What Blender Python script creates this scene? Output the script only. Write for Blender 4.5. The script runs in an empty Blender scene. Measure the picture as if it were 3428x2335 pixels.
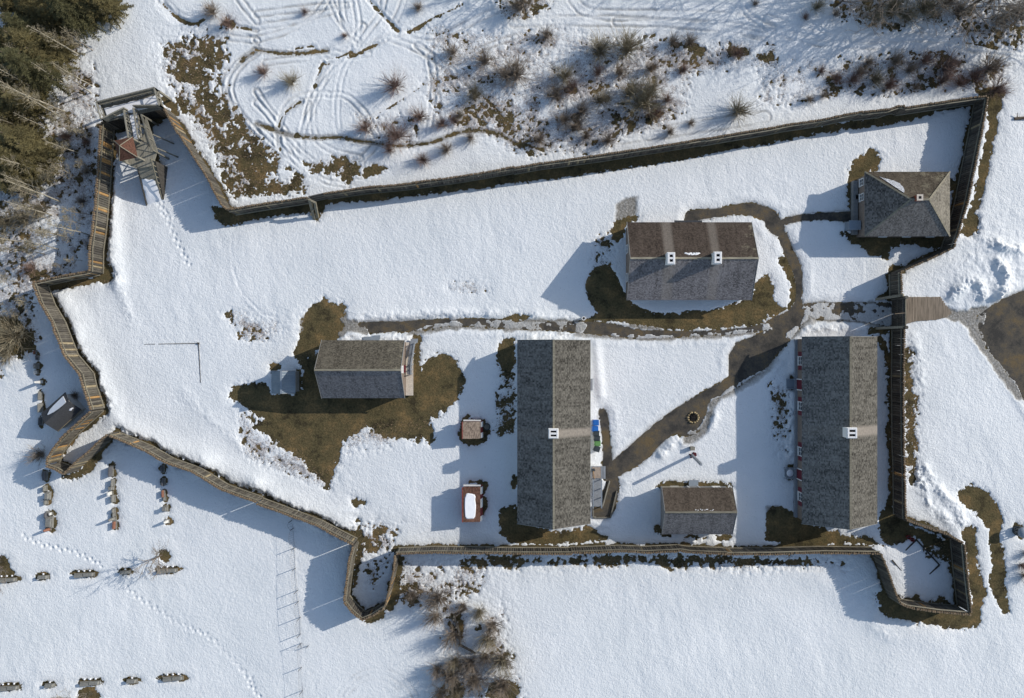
import bpy, math, random
import numpy as np
from mathutils import Vector, Matrix
C = bpy.context; D = bpy.data; S = C.scene; col = S.collection
R = math.radians
random.seed(7)
# ------------------------------------------------------------------ camera, sky, sun, exposure
H = 95.0; U = 0.032; CX, CY = 1714.0, 1167.5
cam = D.cameras.new("camera"); camo = D.objects.new("camera", cam); col.objects.link(camo)
camo.location = (0, 0, H); camo.rotation_euler = (0, 0, 0)
cam.sensor_fit = 'HORIZONTAL'; cam.sensor_width = 36
cam.lens = 36*H/(3428*U); cam.clip_end = 3000; cam.clip_start = 0.5
S.camera = camo
EL = R(28.5); AZ = R(22.0)
L = Vector((math.cos(AZ)*math.cos(EL), math.sin(AZ)*math.cos(EL), math.sin(EL)))
w = D.worlds.new("World"); S.world = w; w.use_nodes = True
nt = w.node_tree; nt.nodes.clear()
o_ = nt.nodes.new('ShaderNodeOutputWorld'); bg = nt.nodes.new('ShaderNodeBackground'); sk = nt.nodes.new('ShaderNodeTexSky')
sk.sky_type = 'NISHITA'; sk.sun_disc = False; sk.sun_elevation = EL; sk.sun_rotation = R(90)-AZ
sk.ozone_density = 0.35; sk.air_density = 1.0; sk.dust_density = 0.6
bg.inputs[1].default_value = 0.15
nt.links.new(sk.outputs[0], bg.inputs[0]); nt.links.new(bg.outputs[0], o_.inputs[0])
sl = D.lights.new("sun", 'SUN'); sl.energy = 3.7; sl.angle = R(0.5); sl.color = (1.0, 0.945, 0.875)
so = D.objects.new("sun", sl); col.objects.link(so); so.rotation_euler = (-L).to_track_quat('-Z', 'Y').to_euler()
so.location = (0, 0, 60)
S.view_settings.view_transform = 'Standard'; S.view_settings.look = 'None'
S.view_settings.exposure = -0.04; S.view_settings.gamma = 1

# ------------------------------------------------------------------ plan coordinates
def W(px, py, z=0.0):                       # plan point of something z metres up, from where it was measured
    k = (H-z)/H*U
    return ((px-CX)*k, -(py-CY)*k)
ORG = {'A1': (0, 0), 'A2': (860, 0), 'A3': (1720, 0), 'A4': (2568, 0), 'B1': (0, 780), 'B2': (860, 780), 'B3': (1720, 780),
       'B4': (2568, 780), 'D1': (0, 1555), 'D2': (860, 1555), 'D3': (1720, 1555), 'D4': (2568, 1555)}
FZ = {'Z': (100, 1280, 4.397), 'S': (0, 0, 1.0), 'Y': (2940, 1740, 4.397), 'G': (2900, 880, 6.0875), 'V': (1480, 1980, 4.46)}
def P(key, x, y, z=0.0):
    if key in ORG:
        a, b = ORG[key]; s = 2.0294
    else:
        a, b, s = FZ[key]
    return W(a+x/s, b+y/s, z)
def PS(txt, z=0.0):
    t = txt.split(); k = t[0]
    return [P(k, float(a.split(',')[0]), float(a.split(',')[1]), z) for a in t[1:]]
def smooth(p, closed=True, n=1):
    for _ in range(n):
        q = []; m = len(p)
        rng = range(m) if closed else range(m-1)
        if not closed: q.append(p[0])
        for i in rng:
            a, b = p[i], p[(i+1) % m]
            q += [(a[0]*.75+b[0]*.25, a[1]*.75+b[1]*.25), (a[0]*.25+b[0]*.75, a[1]*.25+b[1]*.75)]
        if not closed: q.append(p[-1])
        p = q
    return p

# ------------------------------------------------------------------ materials
def mat(name, rough=0.9, spec=0.2):
    m = D.materials.new(name); m.use_nodes = True
    b = m.node_tree.nodes['Principled BSDF']; b.inputs['Roughness'].default_value = rough
    b.inputs['Specular IOR Level'].default_value = spec
    return m, m.node_tree, b
def N(t, ty, **kw):
    n = t.nodes.new(ty)
    for k, v in kw.items():
        if k.startswith('i_'): n.inputs[k[2:]].default_value = v
        else: setattr(n, k, v)
    return n
def noise(t, vec, scale, detail=4, rough=.6):
    n = N(t, 'ShaderNodeTexNoise'); n.inputs['Scale'].default_value = scale; n.inputs['Detail'].default_value = detail
    n.inputs['Roughness'].default_value = rough; t.links.new(vec, n.inputs['Vector']); return n.outputs['Fac']
def ramp(t, fac, stops):
    r = N(t, 'ShaderNodeValToRGB'); e = r.color_ramp.elements
    while len(e) < len(stops): e.new(0.5)
    for i, (p, c) in enumerate(stops):
        e[i].position = p; e[i].color = (*c, 1) if len(c) == 3 else c
    t.links.new(fac, r.inputs[0]); return r.outputs[0]
def mix(t, fac, a, b, mode='MIX'):
    m = N(t, 'ShaderNodeMix', data_type='RGBA', blend_type=mode)
    for s, v in ((m.inputs[0], fac), (m.inputs[6], a), (m.inputs[7], b)):
        if isinstance(v, (int, float)): s.default_value = v
        elif isinstance(v, tuple): s.default_value = (*v, 1)
        else: t.links.new(v, s)
    return m.outputs[2]
def math_(t, op, a, b=None, c=None):
    m = N(t, 'ShaderNodeMath', operation=op)
    for i, v in enumerate((a, b, c)):
        if v is None: continue
        if isinstance(v, (int, float)): m.inputs[i].default_value = v
        else: t.links.new(v, m.inputs[i])
    return m.outputs[0]
def bump(t, b, h, strength, dist=0.05):
    n = N(t, 'ShaderNodeBump'); n.inputs['Strength'].default_value = strength; n.inputs['Distance'].default_value = dist
    t.links.new(h, n.inputs['Height']); t.links.new(n.outputs[0], b.inputs['Normal'])
def pos(t): return N(t, 'ShaderNodeNewGeometry').outputs['Position']
def objc(t): return N(t, 'ShaderNodeTexCoord').outputs['Object']
def scl(t, v, s):
    m = N(t, 'ShaderNodeMapping'); m.inputs['Scale'].default_value = s; t.links.new(v, m.inputs[0]); return m.outputs[0]

def simple(name, c, var=.25, scale=3, rough=.85, spec=.2, bmp=0.0, local=False):
    m, t, b = mat(name, rough, spec); v = objc(t) if local else pos(t)
    f = noise(t, v, scale, 5, .65)
    lo = tuple(x*(1-var) for x in c); hi = tuple(min(1, x*(1+var)) for x in c)
    t.links.new(ramp(t, f, [(.3, lo), (.7, hi)]), b.inputs['Base Color'])
    if bmp: bump(t, b, f, bmp)
    return m
def wood(name, c, c2, axis=2, sc=1.0, randv=.25, rough=.85):
    m, t, b = mat(name, rough, .15); v = objc(t)
    s = [9*sc, 9*sc, 9*sc]; s[axis] = .7*sc
    f = noise(t, scl(t, v, tuple(s)), 1.6, 4, .6)
    g = noise(t, pos(t), 1.1, 2)
    k = ramp(t, f, [(.32, c2), (.66, c)])
    oi = N(t, 'ShaderNodeObjectInfo').outputs['Random']
    val = math_(t, 'ADD', math_(t, 'MULTIPLY', oi, 2*randv), 1-randv)
    val = math_(t, 'MULTIPLY', val, math_(t, 'ADD', math_(t, 'MULTIPLY', g, .6), .7))
    vv = N(t, 'ShaderNodeCombineColor'); [t.links.new(val, vv.inputs[i]) for i in range(3)]
    t.links.new(mix(t, 1.0, k, vv.outputs[0], 'MULTIPLY'), b.inputs['Base Color'])
    bump(t, b, f, .4, .02)
    return m

# snow
M = {}
m, t, b = mat('snow', .55, .25); p = pos(t)
at = N(t, 'ShaderNodeAttribute', attribute_name='dirt').outputs['Fac']
ed = N(t, 'ShaderNodeAttribute', attribute_name='litter').outputs['Fac']
big = noise(t, p, .12, 3)
cw = ramp(t, big, [(.3, (.76, .785, .785)), (.7, (.85, .865, .86))])
fn = noise(t, p, 5.0, 4, .7)
slc = ramp(t, fn, [(.3, (.15, .138, .115)), (.55, (.30, .285, .255)), (.75, (.55, .54, .51))])
dn = noise(t, p, 1.6, 4, .7)
df = math_(t, 'MULTIPLY', at, math_(t, 'ADD', dn, .62)); df = N_ = math_(t, 'MINIMUM', df, 1.0)
cc = mix(t, df, cw, slc)
ln = noise(t, p, 7.0, 5, .8)
lf = ramp(t, math_(t, 'ADD', ln, math_(t, 'MULTIPLY', ed, .22)), [(.60, (0, 0, 0)), (.70, (1, 1, 1))])
cc = mix(t, math_(t, 'MULTIPLY', lf, .65), cc, (.24, .19, .165))
t.links.new(cc, b.inputs['Base Color'])
wv = noise(t, scl(t, p, (1.0, .78, 1)), 6.8, 3, .7)
w2 = N(t, 'ShaderNodeTexVoronoi', feature='SMOOTH_F1'); w2.inputs['Scale'].default_value = 3.6; t.links.new(p, w2.inputs['Vector'])
bump(t, b, math_(t, 'ADD', wv, math_(t, 'MULTIPLY', w2.outputs['Distance'], math_(t, 'MULTIPLY', noise(t, p, .25, 3), .8))), .68, .10)
M['snow'] = m
# grass
m, t, b = mat('dead_grass', .95, .05); p = pos(t)
f1 = noise(t, p, .45, 6, .72); f2 = noise(t, p, 5.0, 5, .75)
c1 = ramp(t, f1, [(.38, (.058, .050, .030)), (.46, (.112, .096, .050)), (.54, (.135, .108, .056)), (.62, (.21, .152, .072))])
c2 = ramp(t, f2, [(.3, (.55, .52, .5)), (.7, (1.35, 1.3, 1.25))])
t.links.new(mix(t, 1.0, c1, c2, 'MULTIPLY'), b.inputs['Base Color']); bump(t, b, f2, .9, .08)
M['grass'] = m
m, t, b = mat('path_grit', .85, .25); p = pos(t)
f1 = noise(t, p, .38, 6, .74); f2 = noise(t, p, 9.0, 5, .8)
c1 = ramp(t, f1, [(.40, (.045, .042, .037)), (.48, (.080, .071, .058)), (.55, (.110, .090, .062)), (.63, (.145, .105, .055))])
c2 = ramp(t, f2, [(.3, (.65, .65, .65)), (.7, (1.3, 1.3, 1.3))])
t.links.new(mix(t, 1.0, c1, c2, 'MULTIPLY'), b.inputs['Base Color']); bump(t, b, f2, .5, .03)
M['path'] = m
M['logG'] = wood('log_grey', (.165, .15, .122), (.075, .067, .054))
M['logD'] = wood('log_dark', (.11, .10, .085), (.05, .045, .038))
M['logO'] = wood('log_orange', (.46, .27, .11), (.25, .15, .06))
M['logY'] = wood('log_tan', (.36, .30, .19), (.2, .16, .1))
M['logend'] = simple('log_end', (.19, .14, .09), .45, 6)
M['rail'] = wood('rail_wood', (.34, .31, .23), (.18, .16, .12), 0)
M['timber'] = wood('grey_timber', (.30, .28, .225), (.16, .15, .12), 1)
M['deckgrey'] = simple('deck_grey', (.27, .29, .31), .12, 4, .7)
M['deck'] = None
M['clap'] = simple('cream_clapboard', (.62, .55, .46), .2, 6)
M['wallbrown'] = simple('brown_clapboard', (.23, .185, .15), .2, 5)
M['wallgrey'] = simple('grey_clapboard', (.25, .25, .24), .2, 5)
M['wallwhite'] = simple('white_paint', (.74, .73, .70), .08, 3, .6)
M['wallred'] = simple('barn_red', (.26, .05, .045), .2, 4, .7)
M['shutter'] = simple('shutter_red', (.14, .022, .032), .15, 4, .6)
M['glass'] = simple('window_glass', (.03, .035, .04), .2, 4, .08, .5)
M['metal'] = simple('metal_roof', (.25, .29, .33), .1, 1.5, .5, .4)
M['chim'] = simple('white_chimney', (.80, .79, .77), .06, 4, .7)
M['soot_and_shade'] = simple('soot_and_shade', (.012, .012, .014), .3, 4)  # soot in flues; shade put into the colour of well and pipe openings
M['brick'] = simple('red_brick', (.30, .09, .055), .3, 8)
M['stone'] = simple('grave_granite', (.24, .235, .21), .3, 4, .7, local=True)
M['stoneD'] = simple('dark_granite', (.13, .13, .135), .3, 4, .5, local=True)
M['stoneR'] = simple('red_granite', (.28, .13, .085), .3, 4, .6, local=True)
M['stoneW'] = simple('white_marble', (.72, .71, .66), .1, 3, .6, local=True)
M['black'] = simple('black_plastic', (.035, .045, .05), .2, 4, .5, .4)
M['blue'] = simple('blue_plastic', (.015, .12, .42), .1, 3, .45, .4)
M['green'] = simple('green_plastic', (.11, .25, .08), .1, 3, .5, .4)
M['charred'] = simple('charred', (.02, .018, .016), .5, 9)
M['fieldstone'] = simple('field_stone', (.40, .31, .17), .5, 9)
M['bark'] = simple('bare_bark', (.12, .095, .07), .4, 3)
M['twig'] = simple('twig_brown', (.29, .24, .19), .4, 1.5)
M['twigr'] = simple('twig_red', (.27, .19, .155), .35, 1.5)
M['twigo'] = simple('twig_olive', (.30, .26, .18), .35, 1.5)
M['birch'] = simple('birch_bark', (.40, .36, .28), .35, 2)
M['needle'] = simple('conifer_needles', (.145, .122, .055), .55, .5)
M['needled'] = simple('dark_needles', (.10, .095, .045), .5, .8)
M['wire'] = simple('galvanised_wire', (.12, .12, .12), .2, 4, .5, .5)
M['roofred'] = simple('red_shingle', (.105, .050, .034), .6, 7)
M['asphalt_roof'] = simple('asphalt_shingle', (.06, .062, .065), .3, 9)
M['drygrass'] = simple('dry_blades', (.27, .19, .12), .55, 1.4)
M['snowp'] = simple('clean_snow', (.84, .85, .87), .05, 2, .55, bmp=.5)

def shingle(name, base, var, ax, bands=(), lich=None, patch=None):
    """weathered wooden shingles, courses across the slope; ax = ridge axis"""
    m, t, b = mat(name, .92, .1); p = pos(t)
    sn = N(t, 'ShaderNodeVectorMath', operation='SNAP'); sn.inputs[1].default_value = (.13, .10, 50) if ax == 'x' else (.10, .17, 50)
    t.links.new(p, sn.inputs[0])
    wn = N(t, 'ShaderNodeTexWhiteNoise', noise_dimensions='3D'); t.links.new(sn.outputs[0], wn.inputs['Vector'])
    f2 = noise(t, p, .55, 4, .65); f3 = noise(t, p, 4.5, 4, .7)
    f = math_(t, 'ADD', math_(t, 'MULTIPLY', wn.outputs['Value'], .36), math_(t, 'ADD', math_(t, 'MULTIPLY', f2, .40), math_(t, 'MULTIPLY', f3, .52)))
    st_ = noise(t, scl(t, p, (2.2, .22, .22) if ax == 'x' else (.22, 2.2, .22)), 1.0, 4, .65)    # rain streaks down the slope
    f = math_(t, 'ADD', f, math_(t, 'MULTIPLY', math_(t, 'SUBTRACT', st_, .5), .55))
    lo = tuple(x*(1-var) for x in base); hi = tuple(x*(1+var) for x in base)
    c = ramp(t, f, [(.38, lo), (.62, base), (.86, hi)])
    sx = N(t, 'ShaderNodeSeparateXYZ'); t.links.new(p, sx.inputs[0])
    a = sx.outputs[0 if ax == 'x' else 1]
    for (c0, hw, st) in bands:               # lime washed down from the chimneys: a real stain on the shingles
        d = math_(t, 'ABSOLUTE', math_(t, 'SUBTRACT', a, c0))
        d = math_(t, 'ADD', d, math_(t, 'MULTIPLY', f3, .25))
        k = N(t, 'ShaderNodeMapRange'); k.inputs[1].default_value = hw+.28; k.inputs[2].default_value = hw-.05
        k.inputs[3].default_value = 0; k.inputs[4].default_value = st
        t.links.new(d, k.inputs[0])
        c = mix(t, math_(t, 'MULTIPLY', k.outputs[0], math_(t, 'ADD', f3, .35)), c, (.30, .265, .225))
    if lich:
        f5 = noise(t, p, 1.3, 5, .8)
        k = ramp(t, f5, [(.52, (0, 0, 0)), (.62, (1, 1, 1))])
        e = N(t, 'ShaderNodeMapRange'); e.inputs[1].default_value = lich[0]; e.inputs[2].default_value = lich[1]; t.links.new(a, e.inputs[0])
        c = mix(t, math_(t, 'MULTIPLY', math_(t, 'MULTIPLY', k, e.outputs[0]), .7), c, (.30, .27, .19))
    t.links.new(c, b.inputs['Base Color']); bump(t, b, wn.outputs['Value'], .5, .04)
    return m

# ------------------------------------------------------------------ mesh helpers
class MB:
    def __init__(s): s.v = []; s.f = []; s.m = []
    def add(s, vs, fs, mi=0):
        o = len(s.v); s.v += [tuple(x) for x in vs]; s.f += [tuple(i+o for i in f) for f in fs]; s.m += [mi]*len(fs); return s
    def box(s, c, sz, rz=0, mi=0, tilt=None):
        hx, hy, hz = sz[0]/2, sz[1]/2, sz[2]/2
        vs = [Vector((x, y, z)) for z in (-hz, hz) for x, y in ((-hx, -hy), (hx, -hy), (hx, hy), (-hx, hy))]
        q = Matrix.Rotation(rz, 3, 'Z')
        if tilt: q = q @ Matrix.Rotation(tilt[0], 3, tilt[1])
        vs = [q @ v+Vector(c) for v in vs]
        return s.add(vs, [(3, 2, 1, 0), (4, 5, 6, 7), (0, 1, 5, 4), (1, 2, 6, 5), (2, 3, 7, 6), (3, 0, 4, 7)], mi)
    def prism(s, poly, z0, z1, mi=0):
        n = len(poly)
        a = sum(poly[i][0]*poly[(i+1) % n][1]-poly[(i+1) % n][0]*poly[i][1] for i in range(n))
        if a < 0: poly = poly[::-1]
        vs = [(x, y, z0) for x, y in poly]+[(x, y, z1) for x, y in poly]
        return s.add(vs, [tuple(range(n))[::-1], tuple(range(n, 2*n))]+[(i, (i+1) % n, n+(i+1) % n, n+i) for i in range(n)], mi)
    def tube(s, a, b, r0, r1=None, n=6, mi=0, cap=True, capmi=None):
        a, b = Vector(a), Vector(b); r1 = r0 if r1 is None else r1
        d = (b-a)
        if d.length < 1e-6: return s
        d.normalize(); u = d.orthogonal().normalized(); w_ = d.cross(u)
        vs = []
        for p_, r in ((a, r0), (b, r1)):
            for i in range(n):
                k = 2*math.pi*i/n; vs.append(p_+u*math.cos(k)*r+w_*math.sin(k)*r)
        s.add(vs, [(i, (i+1) % n, n+(i+1) % n, n+i) for i in range(n)], mi)
        if cap:
            o = len(s.v)-2*n; s.f += [tuple(o+n+i for i in range(n)), tuple(o+i for i in range(n))[::-1]]; s.m += [capmi if capmi is not None else mi, mi]
        return s
    def bar(s, a, b, w_, h, mi=0):        # square timber from a to b
        a, b = Vector(a), Vector(b); d = b-a; l = d.length; d.normalize()
        up = Vector((0, 0, 1)) if abs(d.z) < .95 else Vector((1, 0, 0))
        x = d.cross(up).normalized(); z = x.cross(d)
        vs = [p_+x*sx*w_/2+z*sz*h/2 for p_ in (a, b) for sx, sz in ((-1, -1), (1, -1), (1, 1), (-1, 1))]
        return s.add(vs, [(0, 1, 2, 3), (7, 6, 5, 4), (4, 5, 1, 0), (5, 6, 2, 1), (6, 7, 3, 2), (7, 4, 0, 3)], mi)
    def lathe(s, prof, c=(0, 0, 0), n=12, mi=0):
        vs = []; fs = []
        for r, z in prof:
            for i in range(n):
                k = 2*math.pi*i/n; vs.append((c[0]+r*math.cos(k), c[1]+r*math.sin(k), c[2]+z))
        for j in range(len(prof)-1):
            for i in range(n): fs.append((j*n+i, j*n+(i+1) % n, (j+1)*n+(i+1) % n, (j+1)*n+i))
        fs.append(tuple(range(n))[::-1]); fs.append(tuple((len(prof)-1)*n+i for i in range(n)))
        return s.add(vs, fs, mi)
    def blob(s, c, r, n=8, mi=0, seed=0, jit=.18):
        rn = random.Random(seed); vs = []; fs = []; k = n//2+1
        for j in range(k+1):
            th = math.pi*j/k
            for i in range(n):
                ph = 2*math.pi*i/n; q = 1+rn.uniform(-jit, jit)
                vs.append((c[0]+r[0]*math.sin(th)*math.cos(ph)*q, c[1]+r[1]*math.sin(th)*math.sin(ph)*q, c[2]+r[2]*math.cos(th)))
        for j in range(k):
            for i in range(n): fs.append((j*n+i, (j+1)*n+i, (j+1)*n+(i+1) % n, j*n+(i+1) % n))
        return s.add(vs, fs, mi)
    def build(s, name, mats, parent=None, root=None, smooth=False, bevel=0):
        me = D.meshes.new(name); off = Vector((0, 0, 0))
        if root is not None: off = root.location
        me.from_pydata([(v[0]-off[0], v[1]-off[1], v[2]-off[2]) for v in s.v], [], s.f)
        if not isinstance(mats, (list, tuple)): mats = [mats]
        for q in mats: me.materials.append(q)
        me.polygons.foreach_set('material_index', s.m)
        if smooth: me.polygons.foreach_set('use_smooth', [True]*len(s.f))
        me.update()
        o = D.objects.new(name, me); col.objects.link(o)
        if parent is not None: o.parent = parent
        if bevel:
            b_ = o.modifiers.new('bevel', 'BEVEL'); b_.width = bevel; b_.segments = 1; b_.limit_method = 'ANGLE'
        return o
def tag(o, label=None, cat=None, group=None, kind=None):
    if label: o['label'] = label
    if cat: o['category'] = cat
    if group: o['group'] = group
    if kind: o['kind'] = kind
    return o
def empty(name, loc, label=None, cat=None, group=None, rz=0):
    o = D.objects.new(name, None); col.objects.link(o); o.location = loc; o.rotation_euler = (0, 0, rz); o.empty_display_size = .3
    return tag(o, label, cat, group)
ORD = ['first', 'second', 'third', 'fourth', 'fifth', 'sixth', 'seventh', 'eighth', 'ninth', 'tenth', 'eleventh', 'twelfth', 'thirteenth',
       'fourteenth', 'fifteenth', 'sixteenth', 'seventeenth', 'eighteenth', 'nineteenth', 'twentieth', 'twenty-first', 'twenty-second', 'twenty-third',
       'twenty-fourth', 'twenty-fifth', 'twenty-sixth', 'twenty-seventh', 'twenty-eighth', 'twenty-ninth', 'thirtieth', 'thirty-first', 'thirty-second', 'thirty-third', 'thirty-fourth', 'thirty-fifth', 'thirty-sixth', 'thirty-seventh', 'thirty-eighth', 'thirty-ninth', 'fortieth']
# ------------------------------------------------------------------ palisade plan (log tops measured at 3 m), clockwise, interior on the right
WALLS = [
 ('nw_flank', 'outer', 3.0, [(548,362),(591,439),(690,591),(739,680),(762,702)], 'long palisade flank of weathered logs running from the watch platform down to the north wall'),
 ('n1', 'inner', 3.0, [(766,700),(860,684),(1026,659)], 'short palisade run of logs west of the timber brace on the north side'),
 ('n2', 'inner', 3.0, [(1084,646),(1215,627),(1353,614),(1535,589),(1718,558)], 'palisade run of logs just east of the timber brace on the north side'),
 ('n3', 'inner', 3.0, [(1724,560),(1806,545),(1892,534),(2016,517),(2213,486),(2361,462)], 'middle palisade run of logs above the two-chimney house'),
 ('n4', 'inner', 3.0, [(2367,463),(2459,447),(2580,427),(2642,414),(2765,396),(2844,379),(2888,371)], 'north palisade run of logs between the two-chimney house and the hip-roofed blockhouse'),
 ('n5', 'inner', 3.0, [(2890,375),(2962,366),(2972,366),(3012,352),(3030,352),(3034,358),(3169,338),(3302,319)], 'palisade run of logs meeting the northeast corner by a brown bush'),
 ('e1', 'inner', 3.0, [(3310,325),(3298,394),(3268,542),(3243,665),(3212,780),(3196,824)], 'east palisade run of dark logs beside the hip-roofed blockhouse'),
 ('e2', 'outer', 2.6, [(3190,828),(3150,849),(3086,879),(3031,903),(3018,909)], 'slanting palisade run of logs between the blockhouse and the gate'),
 ('e3', 'inner', 3.0, [(3019,914),(3021,990)], 'very short palisade run of logs just north of the gate'),
 ('e4', 'inner', 3.0, [(3028,1104),(3026,1273),(3028,1500),(3031,1560),(3033,1734)], 'long east palisade run of logs behind the eastern barracks'),
 ('se1', 'outer', 2.8, [(3038,1741),(3110,1767),(3174,1789),(3223,1816)], 'slanting palisade run of logs at the top of the southeast bastion'),
 ('se2', 'inner', 3.1, [(3231,1826),(3240,1930),(3254,2050)], 'outermost palisade run of dark logs on the east face of the southeast bastion'),
 ('se3', 'inner', 3.1, [(3248,2057),(3150,2049),(3041,2034),(3018,2023)], 'palisade run of logs closing the bottom of the southeast bastion'),
 ('se4', 'outer', 3.0, [(3014,2016),(2997,1979),(2975,1910),(2952,1857)], 'slanting west flank of logs of the southeast bastion'),
 ('s1', 'inner', 2.8, [(2946,1853),(2765,1851),(2580,1856),(2440,1857)], 'south palisade run of logs below the eastern barracks'),
 ('s2', 'inner', 2.8, [(2436,1855),(2311,1850),(2282,1845),(2164,1851),(2085,1847),(1917,1853)], 'south palisade run of logs below the small barn'),
 ('s3', 'inner', 2.8, [(1912,1855),(1720,1855),(1600,1853),(1451,1851),(1328,1856)], 'south palisade run of logs below the western barracks'),
 ('s4', 'outer', 2.9, [(1322,1862),(1318,1910),(1301,1984),(1290,2026)], 'east flank of logs of the pointed south bastion'),
 ('s5', 'inner', 2.9, [(1284,2038),(1249,2061),(1212,2077)], 'short palisade run on the lower right of the pointed south bastion'),
 ('s6', 'inner', 2.9, [(1205,2074),(1175,2048),(1152,2019)], 'short palisade run on the lower left of the pointed south bastion'),
 ('s7', 'inner', 2.9, [(1150,2010),(1156,1959),(1168,1875),(1180,1833)], 'west flank of logs of the pointed south bastion'),
 ('sw1', 'inner', 2.8, [(1178,1822),(1136,1801),(1057,1760),(959,1723),(860,1686)], 'southwest palisade run of logs with the wire fence meeting it'),
 ('sw2', 'inner', 2.8, [(854,1680),(739,1639),(690,1609),(641,1580),(552,1549),(483,1509),(429,1485),(366,1460)], 'southwest palisade run of logs above the gravestones'),
 ('sw3', 'outer', 3.0, [(354,1456),(293,1512),(236,1564),(212,1586)], 'slanting run of logs on the east side of the narrow southwest bastion'),
 ('sw4', 'inner', 3.0, [(206,1585),(186,1572),(166,1565),(156,1561)], 'shortest palisade run closing the tip of the narrow southwest bastion'),
 ('w1', 'inner', 3.2, [(151,1553),(153,1535),(168,1510),(191,1480),(227,1444),(268,1407),(298,1380)], 'curved palisade run with orange planks beside the dark-roofed hut'),
 ('w2', 'inner', 3.2, [(301,1370),(282,1314),(276,1298),(266,1253),(212,1189),(168,1076),(133,1017),(108,950)], 'long bent west palisade run of logs with orange lit faces'),
 ('w3', 'inner', 3.0, [(110,944),(197,925),(292,908)], 'short palisade run jogging west below the northwest bastion'),
 ('w4', 'inner', 3.2, [(298,904),(299,829),(311,739),(323,591),(335,414)], 'straight west palisade run of logs below the watch platform'),
 ('nw_face', 'outer', 3.0, [(338,409),(436,375),(534,352)], 'palisade face of logs under the watch platform'),
]
WP = {}
for k, side, h, pts, lab in WALLS:
    q = [W(x, y, h) for x, y in pts]
    for e_, f_ in ((0, 1), (-1, -2)):           # run the ends on so that neighbouring runs close up
        dx, dy = q[e_][0]-q[f_][0], q[e_][1]-q[f_][1]; l = math.hypot(dx, dy); q[e_] = (q[e_][0]+dx/l*.10, q[e_][1]+dy/l*.10)
    WP[k] = q

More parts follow.
